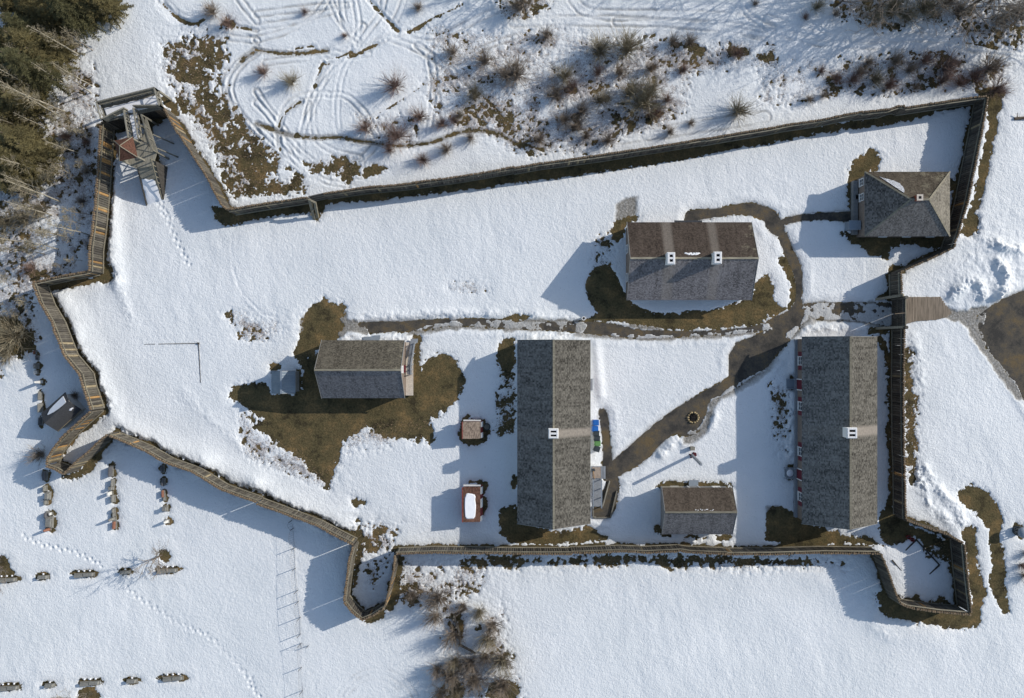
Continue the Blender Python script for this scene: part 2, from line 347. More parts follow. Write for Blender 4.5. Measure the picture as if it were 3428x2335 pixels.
# ------------------------------------------------------------------ ground plan: bare patches, paths, slush, tracks
BARE = [  # amp, floor, polygon
 (.5,-.20,"A1 1330,250 1500,260 1510,330 1525,400 1510,560 1540,640 1560,720 1640,800 1720,900 1745,1000 1800,1120 1780,1200 1700,1240 1640,1180 1560,1080 1470,960 1430,880 1440,800 1390,740 1330,680 1340,590 1190,560 1200,500 1180,400 1300,380 1370,360 1330,300"),
 (.55,.05,"A1 1130,330 1330,250 1530,260 1560,700 1760,950 1800,1300 1600,1330 1440,980 1230,700 1120,460"),
 (.2,-.9,"A1 1100,650 1180,680 1225,760 1220,830 1160,760 1110,720"),
 (.15,-.9,"A1 1440,1400 1450,1470 1560,1535 1640,1515 1760,1480 1760,1440 1560,1440 1520,1400"),
 (.3,-.9,"A1 1500,130 1590,140 1600,190 1510,200"), (.3,-.9,"A1 690,30 830,-20 740,90 700,80"),
 (.05,-.9,"A1 980,800 1150,740 1150,800 1040,850 1030,900 980,900"), (.05,-.9,"A1 760,830 880,830 860,890 790,900 770,920"),
 (.12,-.9,"A1 1000,960 1060,980 1090,1100 1100,1230 1060,1180 1040,1060"), (.1,-.9,"A1 985,890 1030,890 1040,920 1000,920"),
 (.5,-.22,"A2 -40,960 60,1010 110,1040 150,1100 140,1190 60,1180 0,1240 -80,1100"),
 (.45,-.25,"A2 -100,1240 60,1230 120,1220 180,1240 300,1210 300,1280 240,1320 140,1330 -50,1330"),
 (.45,-.25,"A2 380,1120 500,1110 520,1070 600,1080 680,1100 690,1190 620,1250 580,1170 500,1170 400,1160"),
 (.2,-.9,"A2 740,1130 900,1135 900,1150 840,1160 740,1210 720,1200"), (.2,-.9,"A2 180,1120 240,1130 230,1160 180,1150"),
 (.08,-.9,"A2 370,1440 440,1400 435,1480 415,1505 390,1490"),
 (.10,-.9,"S 780,700 1000,670 1080,655 1350,620 1720,570 2213,490 2580,440 2913,395 3285,330 3280,345 3130,372 3102,389 2962,419 2765,440 2580,480 2459,495 2410,512 2213,547 1966,582 1720,613 1350,662 1110,683 1085,690 1078,713 1008,712 860,730 780,745"),
 (.2,-.9,"A3 690,1500 740,1480 835,1470 835,1500 790,1510 745,1560 730,1640 660,1640 660,1560"),
 (.3,-.6,"A3 1050,280 1200,300 1300,320 1290,380 1220,340 1060,300"), (.3,-.6,"A3 1450,320 1570,310 1580,380 1470,385"),
 (.3,-.6,"A3 330,590 450,580 430,640 320,620"), (.3,-.6,"A3 900,760 1030,740 1030,790 880,840"),
 (.35,-.5,"A3 620,400 660,390 640,440 600,430"), (.3,-.5,"A3 390,760 470,790 440,890 400,880"), (.3,-.5,"A3 1650,370 1760,380 1760,410 1660,400"),
 (.16,-.9,"A4 1440,600 1520,580 1610,600 1615,650 1580,700 1580,800 1530,1000 1480,1250 1430,1400 1425,1600 1300,1600 1350,1490 1400,1340 1440,1150 1480,950 1505,820 1500,760 1490,670 1440,650"),
 (.2,-.9,"A4 560,1120 640,1050 720,1010 765,1050 765,1130 700,1170 680,1230 640,1300 640,1450 555,1440 550,1290"),
 (.15,-.9,"A4 1430,700 1500,690 1300,1600 1225,1600 1245,1400 1290,1360 1340,1250 1320,1150 1345,1050 1370,950 1380,850 1420,760"),
 (.1,-.9,"A4 1235,1200 1275,1220 1265,1300 1235,1310"),
 (.12,-.9,"B1 690,-800 712,-800 722,-400 730,-100 735,60 730,180 775,270 770,320 700,340 600,350 480,370 380,400 340,400 300,370 400,330 680,290 700,200 690,0"),
 (.12,-.9,"B1 330,390 375,405 420,540 500,690 560,830 620,910 650,1000 660,1100 690,1180 730,1190 720,1240 640,1290 600,1330 560,1330 660,1200 600,1000 420,780"),
 (.3,-.9,"B1 160,250 270,230 270,300 240,340 180,290"),
 (.3,-.9,"B1 -60,560 130,570 200,640 200,720 250,770 240,800 130,830 -60,820"),
 (.12,-.9,"Z 440,1390 560,1440 700,1430 860,1340 960,1230 1000,1130 1170,930 1250,870 1150,820 960,1050 700,1300 480,1370"),
 (.12,-.9,"Z 440,1190 480,1160 600,1240 560,1280 440,1240"),
 (.25,-.9,"B1 1560,1050 1640,1010 1700,1020 1800,1060 1800,1250 1640,1170 1570,1130"), (.4,-.5,"B1 1690,1200 1745,1220 1745,1370 1720,1350"),
 (.25,-.9,"B2 300,580 330,520 400,480 430,450 475,440 500,470 540,480 570,470 610,520 600,560 560,600 600,620 590,650 540,700 520,740 430,750 400,860 260,860 250,820 290,740 300,680"),
 (.25,-.9,"B2 -120,1040 -20,1010 80,1030 100,1090 130,1100 250,1090 290,1070 320,1000 320,900 270,870 400,830 1080,830 1110,920 1140,890 1200,830 1260,815 1340,850 1400,950 1400,1050 1370,1130 1300,1190 1200,1250 1160,1290 1190,1330 1215,1380 1180,1440 1130,1400 1040,1410 870,1390 790,1350 740,1310 640,1360 600,1420 560,1490 540,1583 520,1650 480,1680 400,1640 340,1600 300,1520 160,1460 130,1420 60,1380 0,1350 -10,1290 60,1280 -20,1240 -100,1150"),
 (.08,-.9,"B2 1060,690 1100,690 1125,730 1100,830 1110,920 1060,900"), (.15,-.9,"B2 90,890 160,880 150,940 100,940"), (.06,-.9,"B2 262,930 305,930 300,1080 262,1080"),
 (.25,-.9,"D2 330,-30 500,-30 520,60 480,125 400,80"), (.2,-.4,"D2 470,140 500,150 490,170 470,160"),
 (.14,-.9,"B2 1640,760 1680,710 1760,700 1760,850 1720,960 1680,960 1640,900 1630,830"), (.45,.02,"B2 1640,900 1740,900 1740,1350 1640,1350"),
 (.2,-.9,"B2 1660,590 1745,545 1810,550 1850,580 1840,600 1700,590"),
 (.1,-.9,"B2 1395,1250 1430,1220 1450,1230 1440,1265 1530,1255 1580,1310 1580,1400 1500,1440 1460,1450 1390,1410 1370,1340"),
 (.06,-.9,"D2 1400,120 1560,100 1570,130 1540,200 1565,260 1550,380 1520,390 1530,130"),
 (.1,-.9,"B3 500,300 540,250 610,200 680,250 720,350 770,440 790,460 860,510 960,550 1100,540 1300,525 1430,510 1570,450 1620,440 1640,300 1760,280 1760,600 1500,640 1100,660 700,600 580,590 500,600 400,610 540,570 575,530 500,470 480,380"),
 (.45,.02,"B3 560,60 640,40 660,240 540,260"),
 (.1,-.9,"B4 -20,280 40,330 50,480 160,500 100,540 -20,590"), (.1,-.9,"B4 85,160 130,170 190,290 200,430 160,520 130,520 165,430 140,300 90,220"),
 (.1,-.9,"D3 -40,280 30,300 30,400 270,445 300,465 420,440 520,410 600,470 640,495 600,510 500,525 350,540 200,545 60,535 -40,530"),
 (.15,-.9,"D2 1650,290 1760,270 1760,540 1660,490 1640,350"), (.1,-.9,"D3 -10,60 20,60 25,150 -10,170"), (.1,-.9,"D3 5,260 20,260 25,320 0,320"),
 (.06,-.9,"D3 970,130 1000,110 1180,115 1480,118 1490,160 1000,170 965,160"), (.12,-.9,"D3 950,420 1000,410 1090,490 1060,500 980,470"),
 (.2,-.8,"D3 1380,480 1490,480 1480,505 1390,505"), (.3,-.3,"D3 1160,490 1240,480 1300,500 1240,505"),
 (.15,-.9,"D3 1690,490 1760,450 1760,530"), (.2,-.9,"D3 1700,340 1760,320 1760,400"),
 (.35,-.25,"D3 0,632 60,640 200,635 450,630 800,630 1240,625 1760,630 1760,690 1500,690 1350,680 1100,680 850,650 760,660 500,680 330,690 200,680 100,650 0,680"),
 (.35,-.25,"D4 -10,635 200,645 380,650 515,665 500,680 300,670 -10,690"), (.4,-.1,"D2 1430,640 1760,630 1760,690 1650,670 1500,685"),
 (.15,-.9,"B4 490,-20 1240,-20 1220,60 1180,110 1100,110 1060,90 980,85 900,75 830,110 830,180 800,180 700,140 620,90 560,60"),
 (.08,-.9,"B4 840,200 900,230 900,270 870,440 730,450 810,400 820,300"), (.1,-.9,"B4 690,640 860,640 870,670 790,690 740,680 680,700"),
 (.2,-.9,"B4 690,680 740,690 790,720 830,800 850,860 850,930 800,890 790,800 750,730"), (.3,-.3,"B4 815,930 855,930 845,1150 820,1150"),
 (.15,-.9,"B4 810,1290 850,1280 840,1400 830,1480 810,1400"), (.15,-.9,"B4 820,1530 850,1520 855,1600 825,1600"),
 (.45,.06,"B4 45,1000 115,1010 115,1500 70,1400"), (.06,-.9,"B4 145,965 215,965 215,1070 145,1065"), (.06,-.9,"D4 130,0 205,0 205,100 130,100"),
 (.35,-.27,"B4 930,770 970,790 975,950 1000,1100 1000,1400 1010,1600 960,1600 945,1400 930,1000"), (.4,-.2,"D4 970,0 1010,0 1010,120 985,120"),
 (.12,-.9,"D4 830,-20 860,100 850,250 890,370 1260,530 1250,560 1130,570 1030,510 990,490 930,520 860,550 800,530 760,460 750,330 790,310 830,200 830,80"),
 (.4,-.02,"D4 1080,540 1260,560 1260,640 1120,620"),
 (.14,-.9,"D4 -10,300 60,280 190,320 250,370 380,430 560,490 680,480 800,550 740,555 600,535 400,550 170,560 100,530 -10,520"),
 (.05,-.9,"D4 185,160 210,150 215,380 190,360"),
 (.14,-.9,"D4 740,860 820,850 900,960 1390,1020 1385,900 1335,540 1310,430 1380,410 1420,440 1420,600 1450,780 1510,860 1460,930 1450,1090 1400,1120 1300,1120 1170,1100 1040,1080 900,1050 800,1030 750,950"),
 (.18,-.9,"D4 1275,190 1330,150 1400,145 1500,190 1590,310 1600,400 1580,480 1600,560 1610,800 1660,980 1610,1010 1560,920 1510,860 1500,780 1530,700 1520,560 1500,420 1440,350 1340,280"),
 (.08,-.9,"D4 1670,400 1720,400 1760,440 1760,510 1710,500 1680,450"),
 (.1,-.9,"D4 975,900 1010,875 1050,900 1040,940 980,940"), (.1,-.9,"D4 1135,920 1180,885 1230,920 1230,950 1140,950"), (.08,-.9,"D4 1250,630 1280,630 1320,950 1290,940 1280,800"),
 (.1,-.9,"Z 2,2 3,3 4,2"),
 (.15,-.9,"D2 655,460 690,435 730,450 730,530 700,600 690,700 680,800 650,850 690,520"), (.35,-.45,"D2 760,440 880,420 890,470 840,510 780,480"),
 (.35,-.45,"D2 740,540 830,560 820,600 750,590"), (.14,-.9,"D2 920,560 990,540 1005,570 940,600"), (.5,.08,"D2 660,430 940,410 900,620 780,800 730,640"),
 (.16,-.9,"D2 940,600 1010,630 1000,680 960,780 960,920 900,990 840,1040 780,1075 720,1060 870,980 930,740"),
 (.3,-.5,"D2 640,230 720,240 730,270 650,270"), (.3,-.4,"D2 670,370 690,370 690,390 670,390"),
 (.5,.12,"D2 1000,650 1550,690 1500,850 1100,950 980,900"), (.5,.26,"D2 1300,960 1650,980 1700,1250 1780,1600 1280,1600 1330,1300 1300,1100"),
 (.2,-.6,"D2 1560,1500 1745,1440 1800,1600 1560,1600"), (.3,-.6,"D2 1330,1450 1400,1480 1400,1600 1300,1600"), (.2,-.9,"D2 1480,1100 1520,1100 1510,1140 1480,1130"), (.05,-.9,"D2 1345,1010 1400,990 1400,1200 1380,1210"),
 (.4,.16,"B1 1560,560 1680,540 1760,560 1860,580 1880,640 1800,720 1640,700"), (.3,.20,"B2 1320,350 1560,350 1560,380 1330,385"), (.3,.2,"B2 1160,1280 700,1330 420,1640 300,1500 -20,1380 -100,1240 -60,1500 480,1720 640,1460 900,1440"),
 (.12,-.9,"D1 1090,570 1150,570 1165,620 1140,660 1110,660 1080,620"), (.15,-.9,"D1 -40,620 50,620 60,690 100,760 80,800 -40,800"),
 (.15,-.9,"D1 530,1520 640,1500 700,1600 540,1620"),
 (.5,.17,"A1 -40,-40 640,-40 660,90 500,200 640,500 640,640 680,800 640,1700 -40,1700"), (.5,.16,"B1 -40,-40 600,-40 460,280 230,330 200,480 260,740 60,880 -40,1000"),
 (.45,.21,"A3 -60,200 1750,330 1745,420 1200,500 1180,720 1000,860 700,930 640,1000 200,1040 -60,1000 -60,600"),
 (.45,.20,"A2 1180,200 1745,250 1745,960 1350,880 1150,620"), (.45,.20,"A2 680,780 1060,830 1060,980 700,900"),
 (.5,.16,"A4 -40,400 300,430 800,390 1200,370 1500,400 1640,500 1500,600 1300,600 1100,560 900,640 500,600 400,640 -40,720"),
 (.5,.14,"A4 480,-40 1800,-40 1800,300 1300,260 1200,130 800,170 620,150 480,90"), (.4,.1,"A3 -100,-40 300,-40 200,60 60,120 -100,100"),
]
PATHS = [
 "B2 690,610 760,600 900,600 1100,590 1200,585 1600,580 1760,600 1760,650 1640,640 1300,625 1240,640 1080,665 900,670 780,680 700,650",
 "B3 -20,600 200,600 500,600 600,605 800,640 1100,670 1400,660 1600,640 1760,600 1760,650 1500,690 1200,695 900,720 700,700 500,680 300,660 -20,650",
 "B4 -20,600 100,545 160,520 200,440 190,290 130,170 60,-20 130,-20 170,100 230,200 240,330 230,480 300,570 200,640 150,710 100,780 -20,900 -20,700",
 "A3 1155,1510 1170,1440 1220,1425 1380,1420 1500,1390 1600,1375 1700,1395 1800,1450 1850,1600 1780,1600 1745,1540 1680,1480 1550,1450 1400,1470 1210,1500 1205,1515",
 "A4 -20,1420 60,1480 120,1520 110,1600 40,1600 -20,1520",
 "A4 70,1500 180,1462 300,1450 550,1432 640,1440 640,1510 560,1508 400,1488 250,1495 130,1520 80,1540",
 "B4 230,480 320,475 540,470 760,480 860,470 860,640 760,620 600,590 400,590 300,580",
 "B3 1770,740 1640,850 1430,1000 1280,1080 1100,1190 950,1300 850,1390 690,1530 600,1600 620,1700 800,1600 900,1540 1000,1430 1090,1350 1150,1380 1230,1370 1300,1290 1310,1200 1320,1150 1450,1090 1600,990 1770,880",
 "B3 570,1200 620,1190 640,1240 650,1400 670,1520 660,1640 600,1640 610,1450 590,1300",
 "D3 590,-20 760,-20 700,60 715,150 700,250 660,360 540,360 540,290 640,120 640,0",
 "B4 -260,760 -60,690 60,610 150,560 260,590 190,680 120,770 0,880 -120,960 -260,1030",
 "B4 1415,580 1480,520 1560,470 1700,400 1745,390 2100,360 2900,700 2900,2400 2300,2000 1900,1400 1745,1120 1600,900 1480,770 1440,650",
]
SLUSH = [ # strength, polygon
 (.42, "B4 230,470 860,465 860,650 760,650 600,600 300,600 150,740 100,700 250,600"), (1., "B4 1200,500 1300,540 1420,500 1500,500 1450,640 1480,760 1750,1120 1700,1130 1560,960 1400,720 1330,610 1220,590"),
 (1., "B2 560,590 700,590 780,700 640,660 560,720 540,700"), (.9, "B2 300,540 600,500 620,640 500,720 300,740"), (.6, "B2 1230,610 1640,590 1760,605 1760,670 1640,655 1300,650 1100,690 1000,700 1060,660"),
 (.6, "B3 -20,590 400,595 500,600 480,680 300,665 -20,660"), (.5, "B3 300,680 700,690 1100,690 1500,670 1760,620 1760,670 1300,720 700,730 300,690"), (.7, "B3 800,620 1000,635 1000,655 800,640"), (.6, "B3 1240,610 1500,595 1500,612 1250,625"), (.9, "A3 700,1400 740,1360 800,1330 840,1340 840,1500 690,1520"),
 (.35, "B4 -40,610 30,620 20,660 -40,700"), (.8,"D4 0,270 200,320 60,380 0,360"), (.7,"B3 1140,1380 1300,1300 1340,1130 1420,1100 1350,1220 1300,1380 1150,1450"),
 (.8,"A4 640,1200 700,1180 650,1290 600,1300"), (.2,"B4 60,700 160,720 100,860 -20,960 -20,860"), (.45,"B3 1400,1080 1745,900 1745,960 1420,1130"),
]
# tracks: (rut half spacing, depth, ragged dark edge, points)
TR = [
 (.0,.16,.13,"A1 1745,345 1690,370 1640,410"), (.28,.07,0,"A1 1745,360 1640,430 1575,520 1560,640 1620,760 1745,900"), (.28,.06,0,"A1 1745,330 1620,420 1530,520 1530,640 1580,740 1700,860 1800,960"),
 (.0,.2,.16,"A2 -20,335 60,350 150,362 300,362 430,350 480,345"), (.3,.07,.0,"A2 480,345 620,390 760,370"),
 (.1,.14,.11,"A2 0,840 80,870 140,890 220,920 300,925 400,940 500,930 600,935 700,960 840,975 950,995 1040,985 1150,975 1240,950 1330,910 1430,885 1550,885 1650,910 1745,965"), (.1,.12,.10,"A3 0,975 100,985 200,1020"),
 (.3,.07,0,"A2 0,700 90,790 170,940 230,1060 320,1160 430,1235 620,1260"), (.3,.07,0,"A2 0,850 150,1000 300,1140 480,1240"),
 (.3,.08,0,"A2 480,650 560,640 640,670 740,780 790,870 830,960"), (.3,.06,0,"A2 630,400 575,500 560,600 540,720 550,870"),
 (.1,.11,.07,"A2 450,430 410,520 390,600"), (.3,.06,0,"A2 390,600 350,760 300,920 285,1000 310,1130"), (.3,.05,0,"A2 570,420 440,560 380,640 380,900 450,1010 700,1080"),
 (.2,.1,.06,"A2 300,690 200,750 150,830 145,950 160,1020"), (.0,.1,.08,"A2 620,395 690,360 750,330 820,300"), (.3,.07,0,"A2 380,650 450,560 540,460 640,380 760,320 900,250 1030,215"),
 (.0,.13,.10,"A2 1030,212 1110,180 1200,120 1290,80 1390,35"), (.3,.06,0,"A2 1060,240 1240,260 1500,130 1745,20"),
 (.0,.09,.045,"A2 770,800 900,730 1000,660 1100,600 1200,530"), (.25,.05,0,"A2 1200,530 1300,460 1450,370 1600,300 1760,250"),
 (.3,.07,0,"A2 1090,310 1280,450 1500,620"), (.1,.12,.09,"A2 1500,620 1560,680 1640,750 1680,830 1745,900"), (.1,.12,.07,"A2 760,0 840,90 900,150 960,215"),
 (.3,.09,0,"A2 1180,380 1200,500 1195,620 1180,760 1160,900"), (.3,.06,0,"A2 570,0 590,150 640,240 690,280"), (.3,.06,0,"A2 480,0 400,110 200,220 0,270"), (.3,.06,0,"A2 660,0 690,130 680,270"), (.3,.06,0,"A2 860,0 840,100 740,230 690,300"),
 (.3,.05,0,"A2 0,100 300,60 600,40"), (.0,.1,.05,"A2 230,340 300,325 390,310"), (.3,.07,0,"A2 720,180 640,300 520,330 490,345"),
 (.1,.12,.08,"A1 1110,30 1200,120 1260,150 1330,165 1430,110"), (.3,.05,0,"A1 1620,-10 1745,150"), (.3,.06,0,"A1 1340,160 1500,250 1745,280"), (.3,.05,0,"A1 1080,-20 1160,100 1300,180"),
 (.5,.05,0,"A3 400,0 480,90 700,110 1200,100 1580,130 1745,190"), (.3,.07,0,"A3 1540,-10 1560,80 1680,170 1760,200"), (.5,.04,0,"A3 0,150 400,140 900,150 1400,180 1745,230"),
 (.5,.06,0,"A4 0,130 200,200 400,250 700,260 1100,240 1450,290 1745,330"), (.5,.05,0,"A4 0,190 400,300 900,300 1400,310 1745,360"), (.0,.1,.07,"A4 1350,290 1480,310 1560,325"),
 (.6,.03,0,"A3 640,950 1200,870 1700,800"), (.3,.018,0,"D2 560,1560 620,1480 700,1420 800,1390 920,1410 1020,1480 1080,1570"), (.3,.015,0,"D2 600,1560 700,1450 850,1430 960,1500"),
 (.26,.06,0,"A2 0,620 60,720 160,840 260,1000 420,1130 560,1190 720,1200"), (.3,.05,0,"A2 60,430 250,400 420,420 560,400"), (.3,.06,0,"A2 140,900 200,700 330,640 480,640"), (.3,.05,0,"A2 830,960 760,1040 700,1100 720,1180"), (.25,.05,0,"A2 500,0 540,100 600,190 640,260"),
 (.3,.05,0,"A2 -20,190 200,160 420,110 640,30"), (.3,.05,0,"A2 330,1160 300,1000 320,850 400,700 440,560 500,440"), (.3,.04,0,"A2 1200,520 1230,700 1200,900 1120,960"), (.3,.05,0,"A2 1000,0 960,120 860,240 760,330"), (.3,.05,0,"A2 900,260 1000,300 1080,330 1180,380"), (.1,.09,.05,"A2 470,440 540,420 560,415"), (.0,.09,.05,"A2 480,400 560,390 640,350"), (.1,.1,.06,"A1 1745,210 1600,180 1500,190"),
 (.3,.04,0,"A4 900,-20 1000,200 1200,300 1745,380"), (.4,.05,0,"A3 700,150 1100,160 1500,210 1745,260"), (.0,.018,.0,"B1 1580,0 1570,180 1600,290 1640,400 1720,480 1800,560"),
]
FOOT = ["D1 860,830 930,890 1030,960 1110,1010 1200,1070 1300,1110 1400,1150 1460,1200 1520,1260 1600,1340 1680,1430 1745,1500", "D1 160,480 300,540 420,570 520,590 620,640 720,700",
        "Y 2,2 3,3", "S 540,680 575,760 640,900", "A1 1020,1260 1060,1330 1110,1440 1200,1500", "D2 -60,1480 0,1540 40,1600"]
RIDGE = [("B1 1250,1080 1350,1180 1500,1320 1660,1450 1745,1530", .07), ("D2 0,120 150,230 330,350 560,470", .08), ("D4 1070,30 1150,180 1280,280 1330,420", .22), ("D4 700,1070 850,1180", .08),
         ("B4 1560,440 1620,300 1560,200", .5), ("B4 1250,420 1400,300 1450,420", .4), ("B4 1700,120 1500,60", .4), ("B4 990,700 1050,1000", .08), ("D4 1010,30 1080,260 1260,400", .2),
         ("B2 700,590 1100,555 1600,560", 0.12), ("B3 -20,570 400,590", 0.12), ("B3 100,690 450,690", 0.15), ("B4 200,640 700,650", 0.15), ("B3 1150,1420 1120,1380 1000,1500", 0.18), ("B3 1370,1180 1340,1300", 0.18),
         ("B2 560,710 700,705", 0.12), ("B2 850,700 1050,700", 0.15), ("B1 760,100 800,330 900,600", .1), ("B1 500,660 640,950 740,1150", .15)]

def axis_pts(lo, hi, step, far):
    a = np.arange(lo, hi+step/2, step); g = []; d = step; x = hi
    while x < far: d *= 1.25; x += d; g.append(x)
    g = np.array(g); return np.concatenate([(lo-(g-hi))[::-1], a, g])
XS = axis_pts(-56.5, 56.5, .095, 260); YS = axis_pts(-39, 39, .095, 240)
NX, NY = len(XS), len(YS)
GX, GY = np.meshgrid(XS, YS)
def vnoise(X, Y, sc, seed, octs=1, gain=.5):
    out = np.zeros_like(X); a = 1; tot = 0
    for o in range(octs):
        rs = np.random.RandomState(seed+o*17); G = rs.rand(257, 257)*2-1
        x = X/sc+1000.37; y = Y/sc+1000.71; xi = np.floor(x).astype(int); yi = np.floor(y).astype(int); fx = x-xi; fy = y-yi
        fx = fx*fx*(3-2*fx); fy = fy*fy*(3-2*fy); xi %= 256; yi %= 256
        v = (G[yi, xi]*(1-fx)+G[yi, xi+1]*fx)*(1-fy)+(G[yi+1, xi]*(1-fx)+G[yi+1, xi+1]*fx)*fy
        out += a*v; tot += a; a *= gain; sc *= .5
    return out/tot
def window(pts, mrg):
    xs = [p_[0] for p_ in pts]; ys = [p_[1] for p_ in pts]
    i0, i1 = np.searchsorted(XS, [min(xs)-mrg, max(xs)+mrg]); j0, j1 = np.searchsorted(YS, [min(ys)-mrg, max(ys)+mrg])
    return (slice(j0, j1), slice(i0, i1))
def segdist(X, Y, pts, closed):
    d = np.full(X.shape, 1e9); n = len(pts)
    for i in range(n if closed else n-1):
        ax, ay = pts[i]; bx, by = pts[(i+1) % n]; dx, dy = bx-ax, by-ay; l = dx*dx+dy*dy+1e-9
        t = np.clip(((X-ax)*dx+(Y-ay)*dy)/l, 0, 1); d = np.minimum(d, (X-ax-t*dx)**2+(Y-ay-t*dy)**2)
    return np.sqrt(d)
def inside(X, Y, pts):
    r = np.zeros(X.shape, bool); n = len(pts)
    for i in range(n):
        ax, ay = pts[i]; bx, by = pts[(i+1) % n]
        if ay == by: continue
        c = ((ay > Y) != (by > Y)) & (X < (bx-ax)*(Y-ay)/(by-ay)+ax); r ^= c
    return r
def sdf(X, Y, pts):
    d = segdist(X, Y, pts, True); return np.where(inside(X, Y, pts), -d, d)
nzA = 1.7*vnoise(GX, GY, .95, 3, 4, .66); nzB = 1.7*vnoise(GX, GY, .5, 40, 3, .7); nzC = vnoise(GX, GY, 3.0, 77, 4, .55); nzF = vnoise(GX, GY, .34, 60, 2, .7)
SF = np.full(GX.shape, 3.0); PD = np.full(GX.shape, 9.0); SL = np.zeros(GX.shape); LT = np.zeros(GX.shape)
for amp, fl, txt in BARE:
    if txt.startswith('Z 2,2'): continue
    pts = smooth(PS(txt)) if fl < -.3 else PS(txt)
    wdw = window(pts, 2.6); X, Y = GX[wdw], GY[wdw]; d = sdf(X, Y, pts)
    v = np.maximum(d, fl)+amp*(nzA[wdw]*.9+nzB[wdw]*.7)
    if fl > -.3: v = np.maximum(d*.5, fl)+amp*1.05*(nzF[wdw]*.6+nzB[wdw]*.22+nzA[wdw]*.30+nzC[wdw]*.75)+.02
    SF[wdw] = np.minimum(SF[wdw], v)
    if fl > -.3: LT[wdw] = np.maximum(LT[wdw], np.clip(.5-d*.7, 0, 1)*np.clip(.75-1.1*nzC[wdw]-.5*nzA[wdw], .1, 1))
for txt in PATHS:
    pts = smooth(PS(txt)); wdw = window(pts, 2.6); d = sdf(GX[wdw], GY[wdw], pts)
    PD[wdw] = np.minimum(PD[wdw], d); SF[wdw] = np.minimum(SF[wdw], d+.13*nzA[wdw]+.05*nzB[wdw])
for st, txt in SLUSH:
    pts = smooth(PS(txt)); wdw = window(pts, 1.2); d = sdf(GX[wdw], GY[wdw], pts)
    SL[wdw] = np.maximum(SL[wdw], st*np.clip(.55-d/.35+nzA[wdw]*.6, 0, 1))
for k, side, h, pts_, lab in WALLS:
    pts = WP[k]; wdw = window(pts, 1.5); d = segdist(GX[wdw], GY[wdw], pts, False)
    wd = .34 if k.startswith(('w', 'sw')) else .30
    SF[wdw] = np.minimum(SF[wdw], d-wd+.22*nzA[wdw])
MELT = []      # small melt rings, filled by the object section: (x, y, r)
GRV = [  # gravestones: crop scale, (zx, zy, width, thickness, height, kind, material)
 ((0, 1160, 3.96), [(447, 76, .42, .22, .5, 'slab', 'stoneR'), (478, 145, .5, .25, .5, 'slab', 'stoneD'), (462, 256, .62, .5, .75, 'slab', 'stone'), (458, 340, .42, .5, .6, 'slab', 'stoneW'),
   (478, 470, .32, .32, 1.5, 'obelisk', 'stoneW'), (512, 650, .95, .3, .6, 'slab', 'stone'), (512, 812, 1.05, .4, .8, 'slab', 'stone'), (520, 990, .9, .4, .7, 'slab', 'stoneD')]),
 ((80, 1540, 4.304), [(285, 228, 1.0, .6, .6, 'slab', 'stoneD'), (285, 412, .62, .4, .6, 'slab', 'stone'), (325, 520, .9, .5, .8, 'pedestal', 'stone'), (300, 612, .5, .5, .5, 'slab', 'stone'),
   (305, 800, .8, .5, .8, 'round', 'stoneD'), (372, 775, .3, .4, .5, 'slab', 'stoneW'), (350, 900, 1.3, .8, .7, 'pedestal', 'stone'), (305, 1012, .3, .6, 1.1, 'obelisk', 'stoneR'),
   (1232, 165, 1.15, .5, .8, 'slab', 'stoneD'), (1262, 330, .8, .3, .6, 'slab', 'stone'), (1240, 408, .45, .5, .8, 'pedestal', 'stone'), (1215, 485, .4, .5, 1.0, 'slab', 'stoneW'), (1268, 560, .8, .5, .6, 'slab', 'stone'),
   (1275, 735, .5, .35, .55, 'round', 'stone'), (1285, 790, .45, .35, .45, 'slab', 'stone'), (1240, 860, .5, .7, 1.2, 'obelisk', 'stone'), (1290, 940, .85, .5, .55, 'slab', 'stoneR'),
   (1980, 130, .8, .5, .6, 'round', 'stoneD'), (1995, 320, .8, .4, .6, 'slab', 'stoneD'), (1993, 485, .8, .3, .55, 'slab', 'stoneR'), (2012, 560, .4, .3, .4, 'slab', 'stone'), (2020, 705, .6, .55, .8, 'pedestal', 'stone'), (2030, 895, .45, .6, .95, 'obelisk', 'stoneW')]),
]
LONGG = [(0, 1860, 3.63, 65, 302, 2.2, 0), (0, 1860, 3.63, 510, 268, 1.2, 1), (0, 1860, 3.63, 1010, 240, 2.3, 0), (0, 1860, 3.63, 1510, 210, 1.2, 1), (0, 1860, 3.63, 2020, 190, 2.3, 0),
         (0, 2200, 3.63, 85, 385, 2.3, 0), (0, 2200, 3.63, 590, 352, 1.1, 1), (0, 2200, 3.63, 1080, 325, 2.3, 0), (0, 2200, 3.63, 1590, 300, 1.2, 1), (0, 2200, 3.63, 2090, 268, 2.3, 0)]
for (ox, oy, s), L_ in GRV:
    for zx, zy, wd, th, hh, kd, mm in L_:
        x, y = W(ox+zx/s, oy+zy/s, hh*.8); MELT.append((x+.05, y, wd*.55+.10, th*.5+.16, 0))
for ox, oy, s, zx, zy, ln, kd in LONGG:
    x, y = W(ox+zx/s, oy+zy/s, .3); MELT.append((x, y+.1, .38, ln/2+.22, 1))
for x, y, a_, b_, rot in MELT:
    wdw = window([(x, y)], 2.6); X, Y = GX[wdw]-x, GY[wdw]-y
    d = (np.sqrt((X/b_)**2+(Y/a_)**2)-1)*min(a_, b_)
    SF[wdw] = np.minimum(SF[wdw], d+.09*nzA[wdw])
GRO = np.zeros(GX.shape); RT = np.zeros(GX.shape)
